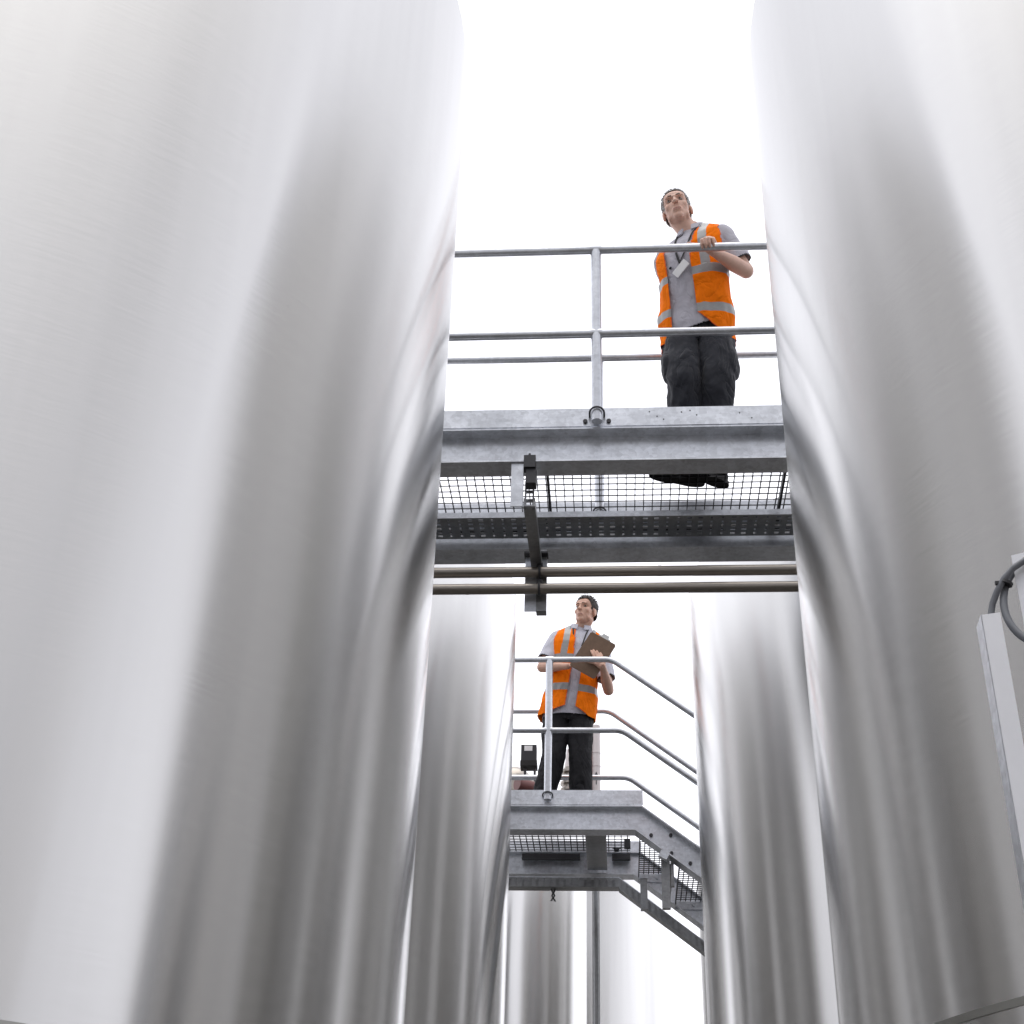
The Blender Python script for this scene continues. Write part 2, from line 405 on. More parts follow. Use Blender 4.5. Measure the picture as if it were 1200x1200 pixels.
T2R, cx2r = tank_at(1, 3.47, 7.6, RT, 4.17, 'shorter steel tank at lower right that hides the foot of the stairs', seams=(.9,))
T3L, cx3l = tank_at(-1, -1.25, 12.0, RT, 4.1, 'dull streaked tank seen straight below the lower walkway', seams=(.9,))
T3R, cx3r = tank_at(1, 3.3, 12.0, RT, 4.1, 'unseen tank added behind the lower right tank for the steel to reflect', seams=(.9,))  # added out of sight, only for the neighbouring steel to reflect
T4L, cx4l = tank_at(-1, 2.1, 15.8, RT, 4.75, 'pale far tank behind the thin vertical pipe, below the stairs', seams=(.9,))

# ------------------------------------------------------------------ walkways
def ibeam_prof(w, h, tf=.009, tw=.008, webpos=.5):
    """profile points (y, z) from front lip at y=0..w, z=0..-h"""
    wy = w * webpos
    return [(0, 0), (w, 0), (w, -tf), (wy + tw / 2, -tf), (wy + tw / 2, -h + tf), (w, -h + tf), (w, -h), (0, -h), (0, -h + tf), (wy - tw / 2, -h + tf), (wy - tw / 2, -tf), (0, -tf)]
AX, AY, AZ = V((1, 0, 0)), V((0, 1, 0)), V((0, 0, 1))

def hexnut(mb, c, axis='y', r=.011, t=.010):
    c = V(c); pts = []
    for k in range(6):
        a = PI * k / 3
        pts.append((r * math.cos(a), r * math.sin(a)))
    if axis == 'y': mb.prism(pts, c - AY * t / 2, c + AY * t / 2, AX, AZ)
    else: mb.prism(pts, c - AZ * t / 2, c + AZ * t / 2, AX, AY)

def grating(mb, x0, x1, y0, y1, z, px=.0445, py=.054, r=.0023):
    x = x0
    while x <= x1:
        mb.box((x - r, y0, z - .012), (x + r, y1, z)); x += px
    y = y0 + .02
    while y <= y1:
        mb.box((x0, y - r * .8, z - .0065), (x1, y + r * .8, z - .0015)); y += py

def perforated(mb, org, ux, uy, length, width, pitch=.0555, thick=.0015):
    """sheet with three/five rows of slots, made of strips around real holes"""
    ux = V(ux); uy = V(uy); nz_ = ux.cross(uy)
    rows = [.12, .31, .5, .69, .88]; hw = .045 * width
    edges_y = [0]
    for r in rows: edges_y += [r * width - hw, r * width + hw]
    edges_y.append(width)
    i = 0; xs = 0.0
    def quad(a, b_, c, d):
        p = [V(org) + ux * a + uy * c, V(org) + ux * b_ + uy * c, V(org) + ux * b_ + uy * d, V(org) + ux * a + uy * d]
        q = [k + nz_ * thick for k in p]
        mb.add(p + q, [(0, 1, 2, 3), (7, 6, 5, 4), (0, 4, 5, 1), (1, 5, 6, 2), (2, 6, 7, 3), (3, 7, 4, 0)])
    while xs < length:
        n = i % 4; wslot = .024 if n in (1, 2) else .010
        x1 = min(length, xs + pitch); s0 = xs + (pitch - wslot) / 2; s1 = s0 + wslot
        if s1 >= length: quad(xs, length, 0, width); break
        quad(xs, s0, 0, width); quad(s1, x1, 0, width)
        for k in range(0, len(edges_y) - 1, 2): quad(s0, s1, edges_y[k], edges_y[k + 1])
        xs = x1; i += 1

def u_bolt(mb, x, y, z, r=.034):
    pts = [(x - r, y + .03, z)] + [(x + r * math.sin(a), y - r * math.cos(a), z + .012 * math.cos(a)) for a in [(-PI / 2) + PI * k / 14 for k in range(15)]] + [(x + r, y + .03, z)]
    mb.tube(pts, .0048, 8)

# ---- upper walkway
YN, YF, DECK = 5.36, 6.16, 3.832
wk = thing('walkway', 'upper galvanised walkway with a straight handrail, spanning the two huge tanks', 'walkway', (0, 5.84, DECK))
W = 1.22
m_ = MB(); m_.prism(ibeam_prof(.125, .19, webpos=.58), (-W, YN, DECK - .004), (W, YN, DECK - .004), AY, AZ); put('edge_beam', m_, M['galv'], wk)
m_ = MB(); m_.prism(ibeam_prof(.15, .19, webpos=.5), (-W, YF, DECK - .004), (W, YF, DECK - .004), AY, AZ); put('edge_beam', m_, M['galv'], wk)
m_ = MB(); m_.box((-W, YN - .004, DECK - .002), (W, YN + .004, DECK + .101)); put('toe_board', m_, M['galv'], wk)
m_ = MB(); m_.box((-W, 6.248, DECK - .002), (W, 6.256, DECK + .140)); put('toe_board', m_, M['galv'], wk)
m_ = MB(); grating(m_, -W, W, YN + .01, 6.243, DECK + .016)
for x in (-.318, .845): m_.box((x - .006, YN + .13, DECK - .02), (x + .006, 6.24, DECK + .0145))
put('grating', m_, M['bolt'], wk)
for x in (-.318, .845):
    m_ = MB(); m_.box((x - .045, 6.135, DECK - .03), (x + .01, 6.20, DECK - .003)); hexnut(m_, (x - .03, 6.17, DECK - .038), 'z', .016, .016)
    put('grating_clip', m_, M['bolt'], wk)
def rail(parent, pts, r=.0215, nm='rail'):
    m_ = MB(); m_.tube(pts, r, 20); return put(nm, m_, M['tube'], parent, smooth=50)
PX = -.067
gn = bpy.data.objects.new('guard_rail', None); C.objects.link(gn); gn.parent = wk; gn['_o'] = wk['_o']
gf = bpy.data.objects.new('guard_rail', None); C.objects.link(gf); gf.parent = wk; gf['_o'] = wk['_o']
for (gg, y, zt, zm, pz) in ((gn, 5.325, 4.905, 4.36, DECK + .002), (gf, 6.222, 4.92, 4.37, DECK + .02)):
    rail(gg, [(-W, y, zt), (W, y, zt)]); rail(gg, [(-W, y, zm), (W, y, zm)])
    m_ = MB(); m_.tube([(PX, y, pz), (PX, y, zt - .012)], .0255, 20)
    for z in (zt, zm):
        m_.tube([(PX - .028, y, z), (PX + .028, y, z)], .0255, 20)
    put('post', m_, M['tube'], gg, smooth=50)
    m_ = MB(); fy = YN - .004 if gg is gn else 6.248
    u_bolt(m_, PX, y, DECK + .05 if gg is gn else DECK + .06)
    for dx in (-.055, .055): hexnut(m_, (PX + dx, fy - .006, DECK + .022), 'y')
    put('u_bolt', m_, M['bolt'], gg)

# a dark bolt strip pattern on toe board and flange
for (x, z) in ((.18, .075), (.215, .048), (.33, .07), (.37, .078), (.40, .052), (.60, .06), (.655, .03), (.245, .03)):
    m_ = MB(); m_.box((x - .003, YN - .0055, DECK + z - .003), (x + .003, YN - .0035, DECK + z + .003)); put('drill_mark', m_, M['bolt'], wk)

# ---- cable tray under the upper walkway (hangs on it)
ct = thing('cable_tray', 'long perforated tray slung under the upper walkway grating', 'cable tray', (0, 6.09, 3.72), 'perforated cable trays')
m_ = MB(); perforated(m_, (-1.25, 5.985, 3.72), AX, AY, 2.5, .20)
m_.box((-1.25, 5.982, 3.719), (1.25, 5.984, 3.745)); m_.box((-1.25, 6.186, 3.719), (1.25, 6.188, 3.745))
put('tray', m_, M['galv_dark'], ct)
m_ = MB(); m_.box((-1.25, 5.978, 3.716), (1.25, 5.9815, 3.748)); put('lip', m_, M['galv'], ct)
for j, (yy, rr) in enumerate(((6.03, .010), (6.13, .012))):
    m_ = MB(); pts = [(x / 6, yy + .03 * noise.noise(V((x * .4, j * 3.1, 0))), 3.7235 + rr) for x in range(-7, 8)]
    m_.tube(pts, rr, 8); cb = put('power_cable', m_, M['black'] if j % 2 else M['grey_cable'])
    tag(cb, ('grey cable lying in the perforated tray under the upper walkway', 'black cable lying in the perforated tray under the upper walkway')[j], 'cable', 'cables lying in the upper tray')

# ---- pipes + hanger
for k, (yy, zz, lb) in enumerate(((6.045, 3.436, 'upper of the two brown-grey pipes beneath the upper walkway'), (6.03, 3.333, 'lower of the two brown-grey pipes beneath the upper walkway'))):
    m_ = MB(); m_.tube([(-1.2, yy, zz), (1.2, yy, zz)], .0265, 24)
    cx = (.23, -.72)[k]; m_.tube([(cx - .008, yy, zz), (cx + .008, yy, zz)], .0275, 24)
    tag(put('pipe', m_, M['pipe'], smooth=50), lb, 'pipe', 'pair of pipes under the upper walkway')
hg = thing('pipe_hanger', 'galvanised strut bracket bolted under the upper walkway, holding the two pipes', 'bracket', (-.40, 5.8, 3.25))
HX = -.395
m_ = MB(); m_.box((HX - .070, 5.372, 3.40), (HX - .014, 5.378, 3.637)); m_.box((HX - .017, 5.3785, 3.40), (HX - .014, 5.41, 3.637)); put('plate', m_, M['galv'], hg)
m_ = MB(); m_.box((HX - .012, 5.348, 3.60), (HX + .043, 5.40, 3.666)); m_.box((HX - .002, 5.36, 3.52), (HX + .046, 5.42, 3.6005)); m_.tube([(HX + .013, 5.375, 3.666), (HX + .013, 5.375, 3.69)], .006, 8); put('beam_clamp', m_, M['bolt'], hg)
m_ = MB()   # drop link with holes
m_.box((HX - .012, 5.47, 3.44), (HX - .004, 5.478, 3.60)); m_.box((HX + .024, 5.47, 3.44), (HX + .032, 5.478, 3.60))
for z in (3.45, 3.487, 3.535): m_.box((HX - .004, 5.47, z), (HX + .024, 5.478, z + .014))
put('drop_link', m_, M['galv_dark'], hg)
m_ = MB(); prof = [(-.027, 0), (.027, 0), (.027, .045), (.018, .045), (.018, .006), (-.018, .006), (-.018, .045), (-.027, .045)]
m_.prism(prof, (HX + .012, 5.44, 3.442), (HX + .012, 6.19, 3.492), AX, AZ); put('strut', m_, M['galv_dark'], hg)
m_ = MB(); m_.box((HX - .045, 6.08, 3.235), (HX + .013, 6.087, 3.57)); put('channel_face', m_, M['galv'], hg)
m_ = MB(); m_.box((HX + .013, 6.078, 3.235), (HX + .064, 6.13, 3.585)); put('channel', m_, M['galv_dark'], hg)  # dark right side of the same channel, its shade put into the colour
m_ = MB(); m_.box((HX - .05, 6.04, 3.542), (HX + .07, 6.10, 3.553))
for (yy, zz) in ((6.045, 3.436), (6.03, 3.333)):
    pts = [(HX + .03, yy + .029 * math.cos(a), zz + .029 * math.sin(a)) for a in [2 * PI * k / 20 for k in range(21)]]
    m_.tube(pts, .006, 8); m_.box((HX + .016, yy - .005, zz + .025), (HX + .044, yy + .02, zz + .05))
put('pipe_clamp', m_, M['bolt'], hg)

# ---- lower walkway with stair
Y2N, Y2F, D2 = 9.15, 10.12, 3.373
SL = -.76                                 # stair slope dz/dx
wl = thing('walkway', 'lower galvanised walkway whose handrails bend down into stairs at the right', 'walkway', (-.2, 9.6, D2))
XB = .175; XE = 1.35
def beam_path(y, w, webpos, x0):
    h = .172; k = (XE - XB) * SL
    prof = ibeam_prof(w, h, webpos=webpos)
    mb = MB(); hb = .05                    # mitre: lower edge bends a little before the upper edge
    vs = []; n = len(prof)
    for (x, z, kk) in ((x0, 0, 0), (XB, 0, 1), (XE, k, 2)):
        for p in prof:
            xx = x; zz = z + p[1]
            if kk == 1: xx = x + p[1] / h * hb
            if kk == 2: zz = k + p[1] * 1.22; 
            vs.append(V((xx, y + p[0], D2 - .003 + zz)))
    fs = []
    for i in range(2):
        for j in range(n): fs.append((i * n + j, i * n + (j + 1) % n, (i + 1) * n + (j + 1) % n, (i + 1) * n + j))
    fs.append(tuple(range(n))[::-1]); fs.append(tuple(range(2 * n, 3 * n))); mb.add(vs, fs)
    return mb
put('edge_beam', beam_path(Y2N, .125, .58, -1.3), M['galv'], wl)
put('edge_beam', beam_path(Y2F, .13, .4, -1.3), M['galv'], wl)
m_ = MB(); m_.box((-1.3, Y2N - .004, D2 - .001), (.183, Y2N + .004, D2 + .103)); put('toe_board', m_, M['galv'], wl)
m_ = MB(); m_.box((-1.3, 10.20, D2 - .001), (.183, 10.208, D2 + .103)); put('toe_board', m_, M['galv'], wl)
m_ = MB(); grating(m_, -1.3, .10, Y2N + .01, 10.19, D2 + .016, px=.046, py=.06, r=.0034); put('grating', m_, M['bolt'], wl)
m_ = MB(); m_.box((-.215, Y2N + .13, D2 - .145), (-.07, Y2F, D2 - .135)); m_.box((-.147, Y2N + .13, D2 - .135), (-.139, Y2F, D2 - .01)); put('cross_beam', m_, M['galv_dark'], wl)
for (x0, x1) in ((-.70, -.27), (-.035, .10)):
    m_ = MB(); m_.box((x0, 10.075, D2 - .075), (x1, 10.112, D2 - .067)); m_.box((x0, 10.108, D2 - .075), (x1, 10.116, D2 - .025)); put('grating_support', m_, M['bolt'], wl)
m_ = MB(); m_.box((.055, 9.83, D2 - .06), (.10, 9.90, D2 - .004)); put('grating_clip', m_, M['bolt'], wl)
m_ = MB(); hexnut(m_, (0.0, 10.05, D2 - .014), 'z', .02, .02); m_.box((-.03, 10.04, D2 - .005), (.03, 10.06, D2 + .002)); put('grating_clip', m_, M['bolt'], wl)
# treads
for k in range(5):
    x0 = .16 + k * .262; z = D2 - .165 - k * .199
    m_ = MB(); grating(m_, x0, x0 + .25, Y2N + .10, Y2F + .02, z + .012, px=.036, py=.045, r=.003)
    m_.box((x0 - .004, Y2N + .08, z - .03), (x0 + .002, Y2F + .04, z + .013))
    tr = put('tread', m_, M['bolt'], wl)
    m_ = MB(); m_.box((x0 - .005, Y2F + .036, z - .055), (x0 + .25, Y2F + .041, z + .012)); hexnut(m_, (x0 + .13, Y2F + .03, z - .02), 'y', .014, .012); put('bracket', m_, M['galv'], tr)
def aty(px, py, y):
    d = M3 @ V((px - 600, 600 - py, -fpx)); return d * (y / d.y)
for (px, py) in ((763, 979), (786, 979), (809, 1012), (787, 1000)):
    q = aty(px, py, 9.217); m_ = MB(); hexnut(m_, (q.x, 9.212, q.z), 'y', .013, .012); put('bolt', m_, M['bolt'], wl)
q = aty(778, 1002, 9.12); m_ = MB(); m_.box((q.x - .03, 9.10, q.z - .025), (q.x + .03, 9.15, q.z + .02), Matrix.Rotation(.5, 3, 'Y')); put('cleat', m_, M['galv'], wl)
q = aty(781, 1010, 9.2); q2 = aty(781, 1064, 9.2)
m_ = MB(); m_.box((q.x - .035, 9.20, q2.z), (q.x + .02, 9.25, q.z + .03)); m_.box((q.x + .03, 9.24, q2.z + .16), (q.x + .05, 9.28, q.z + .01)); put('stair_strut', m_, M['galv_dark'], wl)
m_ = MB(); m_.box((.335, Y2N + .14, D2 - .43), (.375, Y2F, D2 - .36)); put('stair_cross_bar', m_, M['galv_dark'], wl)
def bent_rail(y, z, xb, rise=0, r=.0215, run=1.35):
    pts = [(-1.3, y, z), (xb - .05, y, z)]
    for k in range(1, 6):
        t = k / 6; a = V((xb - .05, y, z)); c = V((xb, y, z)); e = V((xb + .045, y, z + .045 * SL))
        pts.append(a.lerp(c, t).lerp(c.lerp(e, t), t))
    pts += [(xb + .045, y, z + .045 * SL), (run, y, z + (run - xb) * SL)]
    return pts
g1 = bpy.data.objects.new('guard_rail', None); C.objects.link(g1); g1.parent = wl; g1['_o'] = wl['_o']
g2 = bpy.data.objects.new('guard_rail', None); C.objects.link(g2); g2.parent = wl; g2['_o'] = wl['_o']
rail(g1, bent_rail(9.115, 4.452, -.02), .0205); rail(g1, bent_rail(9.115, 3.903, .05), .0205)
rail(g2, bent_rail(10.13, 4.50, -.045), .0205); rail(g2, bent_rail(10.13, 3.95, .10), .0205)
P2X = -.466
m_ = MB(); m_.tube([(P2X, 9.115, D2 + .02), (P2X, 9.115, 4.445)], .0255, 20)
for z in (4.452, 3.903): m_.tube([(P2X - .028, 9.115, z), (P2X + .028, 9.115, z)], .0245, 20)
put('post', m_, M['tube'], g1, smooth=50)
m_ = MB(); u_bolt(m_, P2X, 9.115, D2 + .055); put('u_bolt', m_, M['bolt'], g1)
# tray under the lower walkway, bending with the stair
c2 = thing('cable_tray', 'slotted tray under the lower walkway that bends down beside the stairs', 'cable tray', (-.2, 9.95, 2.98), 'perforated cable trays')
TB = .012; sl = V((1, 0, SL)).normalized(); bk = [(.015, .062), (.019, .062), (.019, -.004), (.015, -.004)]; slen = (XE - TB) / sl.x
m_ = MB(); perforated(m_, (-1.3, 9.93, 3.110), AX, -AZ, 1.3 + TB, .062, .05)
perforated(m_, (TB, 9.93, 3.110), sl, -AZ, slen, .075, .05)
m_.box((-1.3, 9.932, 3.045), (TB, 10.03, 3.048)); m_.prism([(0, 0), (.1, 0), (.1, .003), (0, .003)], (TB, 9.932, 3.038), (XE, 9.932, 3.038 + (XE - TB) * SL), AY, AZ)
m_.box((-1.3, 9.945, 3.05), (TB, 9.95, 3.105)); m_.prism([(.015, -.068), (.019, -.068), (.019, -.004), (.015, -.004)], (TB, 9.93, 3.11), (XE, 9.93, 3.11 + (XE - TB) * SL), AY, AZ); put('tray', m_, M['galv_dark'], c2)
m_ = MB(); m_.box((-1.3, 9.926, 3.1105), (TB, 10.03, 3.118)); m_.prism([(-.004, 0), (.1, 0), (.1, .008), (-.004, .008)], (TB, 9.93, 3.111), (XE, 9.93, 3.111 + (XE - TB) * SL), AY, AZ); put('lip', m_, M['galv'], c2)
m_ = MB(); m_.box((.165, 9.87, 2.87), (.215, 9.92, 3.09)); put('hanger_bracket', m_, M['galv_dark'], c2)
m_ = MB(); m_.box((.160, 9.865, 3.0905), (.22, 9.923, 3.115)); put('cap', m_, M['galv'], c2)

# thin vertical pipe and gear on the streaked tank
m_ = MB(); m_.tube([(-.162, 10.6, -1.5), (-.162, 10.6, 3.35)], .028, 20)
tag(put('vertical_pipe', m_, M['galv_dark'], loc=(-.162, 10.6, -1.5), smooth=50), 'thin dark vertical pipe below the lower walkway between two tanks', 'pipe')
m_ = MB(); m_.tube([(-.475, 10.0, 3.046), (-.45, 10.0, 3.0), (-.475, 10.0, 2.965), (-.445, 10.0, 2.96), (-.47, 10.0, 3.0), (-.445, 10.0, 3.046)], .007, 6)
tag(put('cable_offcut', m_, M['black'], loc=(-.45, 10.02, 2.86)), 'short dark cable end hanging below the lower tray', 'cable')
ac = thing('valve_actuator', 'black valve actuator box with a white label behind the man with the clipboard', 'actuator', (-.72, 10.95, 4.15))
m_ = MB(); m_.box((-.785, 10.9, 4.40), (-.655, 11.02, 4.54)); put('housing', m_, M['black'], ac)
m_ = MB(); m_.box((-.79, 10.895, 4.355), (-.65, 11.025, 4.3995)); put('lower_housing', m_, M['rubber'], ac)
m_ = MB(); m_.box((-.757, 10.8975, 4.485), (-.69, 10.8995, 4.53)); put('sticker', m_, M['label'], ac)
for x in (-.76, -.68):
    m_ = MB(); m_.box((x, 10.94, 4.24), (x + .02, 10.97, 4.355)); put('yoke', m_, M['bolt'], ac)
m_ = MB(); m_.tube([(-.72, 10.955, 4.14), (-.72, 10.955, 4.24)], .05, 24); m_.tube([(-.72, 10.955, 4.2), (-.72, 10.955, 4.215)], .075, 24); put('valve', m_, M['pipe'], ac)
dm = MB()
pr = [(.02, 4.47), (.09, 4.45), (.14, 4.40), (.16, 4.34), (.16, 4.25), (.17, 4.25), (.17, 4.22), (.155, 4.21), (.155, 4.1)]
vs = []; fs = []
for (r, z) in pr:
    for k in range(48): vs.append(V((-.865 + r * math.cos(2 * PI * k / 48), 11.25 + r * math.sin(2 * PI * k / 48), z)))
for i in range(len(pr) - 1):
    for k in range(48): fs.append((i * 48 + k, i * 48 + (k + 1) % 48, (i + 1) * 48 + (k + 1) % 48, (i + 1) * 48 + k))
fs.append(tuple(range(48))); dm.add(vs, fs)
tag(put('manhole', dm, M['pipe'], loc=(-.865, 11.25, 4.1), smooth=50), 'domed grey manhole lid on the streaked tank, left of the black actuator', 'manhole')
m_ = MB(); m_.tube([(-.80, 10.78, 4.15), (-.66, 10.88, 4.15)], .05, 24); m_.tube([(-.80, 10.77, 4.15), (-.79, 10.777, 4.15)], .058, 24)
tag(put('motor', m_, M['redbrown'], loc=(-.72, 10.84, 4.17), smooth=50), 'small red-brown motor low behind the lower handrail at the left', 'motor')
fl = thing('fill_valve', 'silver flanged valve seen between the legs of the man with the clipboard', 'valve', (-.39, 11.2, 4.1))
m_ = MB(); m_.tube([(-.39, 11.2, 4.05), (-.39, 11.2, 4.45)], .05, 24); put('body', m_, M['pipe'], fl, smooth=50)
for z in (4.24, 4.30, 4.40):
    m_ = MB(); m_.tube([(-.39, 11.2, z), (-.39, 11.2, z + .02)], .078, 24); put('flange', m_, M['pipe'], fl, smooth=50)
m_ = MB(); m_.tube([(-.39, 11.2, 4.45), (-.39, 11.2, 4.53), (-.40, 11.2, 4.62)], [.045, .035, .015], 20); put('cap', m_, M['pink'], fl, smooth=50)
pk = thing('marker_column', 'pale pink column with a black arrow behind the right leg of the man with the clipboard', 'column', (-.165, 11.3, 4.0))
m_ = MB(); m_.tube([(-.165, 11.3, 4.0), (-.165, 11.3, 4.88)], .036, 24)
for z in (4.62, 4.5): m_.tube([(-.165, 11.3, z), (-.165, 11.3, z + .012)], .039, 24)
put('tube', m_, M['pink'], pk, smooth=50)
m_ = MB(); m_.box((-.203, 11.27, 4.0), (-.196, 11.277, 4.86)); put('red_line', m_, M['redbrown'], pk)
m_ = MB(); fy = 11.262
m_.box((-.168, fy - .003, 4.33), (-.161, fy, 4.41)); m_.prism([(-.02, 0), (.02, 0), (0, .045)], (-.1645, fy - .003, 4.40), (-.1645, fy, 4.40), AX, AZ); put('arrow', m_, M['bolt'], pk)

# ---- post, plate and cable loop in front of the right tank
def pol(az, r, z): a = math.radians(az); return V((r * math.sin(a), r * math.cos(a), z))
pb = pol(15.85, 2.55, 0)
dr = V((math.sin(math.radians(16.5)), math.cos(math.radians(16.5)), 0)); sx_ = V((dr.y, -dr.x, 0))
ps = thing('cable_post', 'pale grey channel post at the right edge with a cable leaving its top', 'post', (pb.x, pb.y, -1.5))
m_ = MB(); zt = 1.288
o0 = V((pb.x, pb.y, 0)); t_ = .0025
a = o0 + sx_ * .012
m_.prism([(0, 0), (.036, 0), (.036, .06), (.0335, .06), (.0335, .0025), (0, .0025)], V((a.x, a.y, -1.5)), V((a.x, a.y, zt)), sx_, dr)
put('channel', m_, M['white_paint'], ps)
m_ = MB(); sw = (dr * .05 - sx_ * .012)
m_.prism([(0, 0), (.002, 0), (.002, 1), (0, 1)], V((a.x, a.y, -1.5)), V((a.x, a.y, zt)), sx_, sw); put('side_flange', m_, M['galv'], ps)
p2 = pol(17.8, 2.6, 0)
m_ = MB(); m_.prism([(0, 0), (.16, -.03), (.16, .0), (0, .03)], V((p2.x, p2.y, -1.5)), V((p2.x, p2.y, 1.435)), sx_, dr)
tag(put('panel', m_, M['white_paint'], loc=(p2.x, p2.y, -1.5)), 'white panel edge behind the cable loop at the right border', 'panel')
R0 = 2.62
def cp(px, py, r):
    d = M3 @ V((px - 600, 600 - py, -fpx)); return d * (r / math.hypot(d.x, d.y))
m_ = MB()
pts = []
for k in range(0, 41):
    a = math.radians(95 + k * 8.2)
    pts.append((1226 + 50 * math.cos(a), 703 - 52 * math.sin(a), 2.60 + .02 * math.sin(a)))
wp = [cp(*p) for p in pts[:34]]
tail = [cp(1230, 651, 2.6)]
m_.tube(wp, .0075, 14, flat=None)
w2 = [cp(1161, 760, 2.60), cp(1161, 722, 2.60), cp(1163, 708, 2.60), cp(1168, 694, 2.592), cp(1176, 679, 2.588), cp(1187, 666, 2.585), cp(1202, 656, 2.585), cp(1222, 650, 2.59)]
m_.tube(w2, .0065, 14)
cl = put('cable_loop', m_, M['grey_cable'], smooth=60, loc=tuple(cp(1176, 703, 2.6)))
tag(cl, 'coiled grey cable looping above the pale post at the right edge', 'cable')
m_ = MB(); c0 = cp(1179.5, 683.5, 2.592); c1_ = cp(1176, 681, 2.56)
e1 = (cp(1184, 686, 2.59) - cp(1173, 681, 2.59)); e1n = e1.normalized()
for (q, r) in ((c0, .0125),):
    ax_ = (cp(1184, 672, 2.59) - cp(1178, 686, 2.59)).normalized()
    m_.tube([q - ax_ * .003, q + ax_ * .003], r, 14)
m_.box(c0 - V((.022, .003, .003)) , c0 + V((-.008, .003, .004)))
tie = put('cable_tie', m_, M['black'], cl, smooth=50)

# ================================================================== PEOPLE
def rotz(a): return Matrix.Rotation(a, 3, 'Z')

class Person:
    def __init__(s, pel, chest, hip_left, sh_left):
        s.p0 = V(pel); s.p1 = V(chest); s.hl = V(hip_left).normalized(); s.sl = V(sh_left).normalized()
    def T(s, p):
        t = (p[2] - .92) / (1.43 - .92); c = s.p0 + (s.p1 - s.p0) * t
        tt = max(0, min(1, t)); ax = (s.p1 - s.p0).normalized()
        l_ = s.hl.lerp(s.sl, tt).normalized()
        b_ = ax.cross(l_).normalized()                       # backwards
        return c + l_ * p[0] + b_ * p[1]

TORSO = [(.80, .135, .09, .10, .0), (.86, .165, .105, .12, .0), (.94, .172, .115, .125, .0), (1.04, .158, .115, .105, 0), (1.14, .158, .12, .10, 0),
         (1.25, .175, .128, .11, 0), (1.35, .190, .125, .115, 0), (1.41, .188, .105, .11, .005), (1.455, .155, .08, .09, .01), (1.49, .095, .065, .07, .012), (1.53, .064, .058, .06, .01), (1.57, .055, .052, .055, .005)]
def scaled(rg, sx, sy, zmin=None, zmax=None):
    return [(z, hw + sx, hf + sy, hb + sy, yo) for (z, hw, hf, hb, yo) in rg if (zmin is None or z >= zmin) and (zmax is None or z <= zmax)]

def map_mesh(me, fn):
    for v in me.vertices: v.co = fn(v.co)
    me.update()

def folds(me, amp, fr, seed, zf=None):
    me.update()
    nn = [v.normal.copy() for v in me.vertices]
    for v, q in zip(me.vertices, nn):
        p = V((v.co.x * fr[0], v.co.y * fr[1], v.co.z * fr[2])) + V((seed, seed * 2.3, 0))
        w_ = noise.noise(p) + .5 * noise.noise(p * 2.1)
        r = 1 - abs(noise.noise(p * 1.3 + V((9, 0, 0)))) * 2
        k = zf(v.co) if zf else 1
        v.co += q * amp * k * (w_ * .7 + r * .5)

def head_parts(mb, P, R, jaw=1.0):
    def e(c, r, n=20): mb.ell(P + R @ V(c), r, R, n)
    e((0, .014, .036), (.074, .096, .083)); e((0, -.018, -.022), (.0635, .070, .085)); e((0, -.030, -.070), (.050 * jaw, .052, .040))
    e((0, -.060, -.096), (.028, .018, .017)); e((0, -.052, .040), (.060, .036, .042))
    for s_ in (-1, 1):
        e((s_ * .043, -.050, -.024), (.020, .026, .024)); e((s_ * .076, .012, -.014), (.0085, .019, .031))
        e((s_ * .028, -.085, .024), (.022, .010, .008)); e((s_ * .0115, -.100, -.030), (.0085, .010, .008))
        e((s_ * .045, -.018, -.072), (.016, .03, .022))
    e((0, -.086, .024), (.014, .008, .009))
    mb.limb([P + R @ V((0, -.084, .018)), P + R @ V((0, -.096, -.010)), P + R @ V((0, -.105, -.028))], [.0065, .008, .0105], 12, 4)
    e((0, -.078, -.066), (.029, .008, .015)); e((0, -.0865, -.0625), (.023, .0055, .0036)); e((0, -.0850, -.0720), (.020, .0055, .0040))

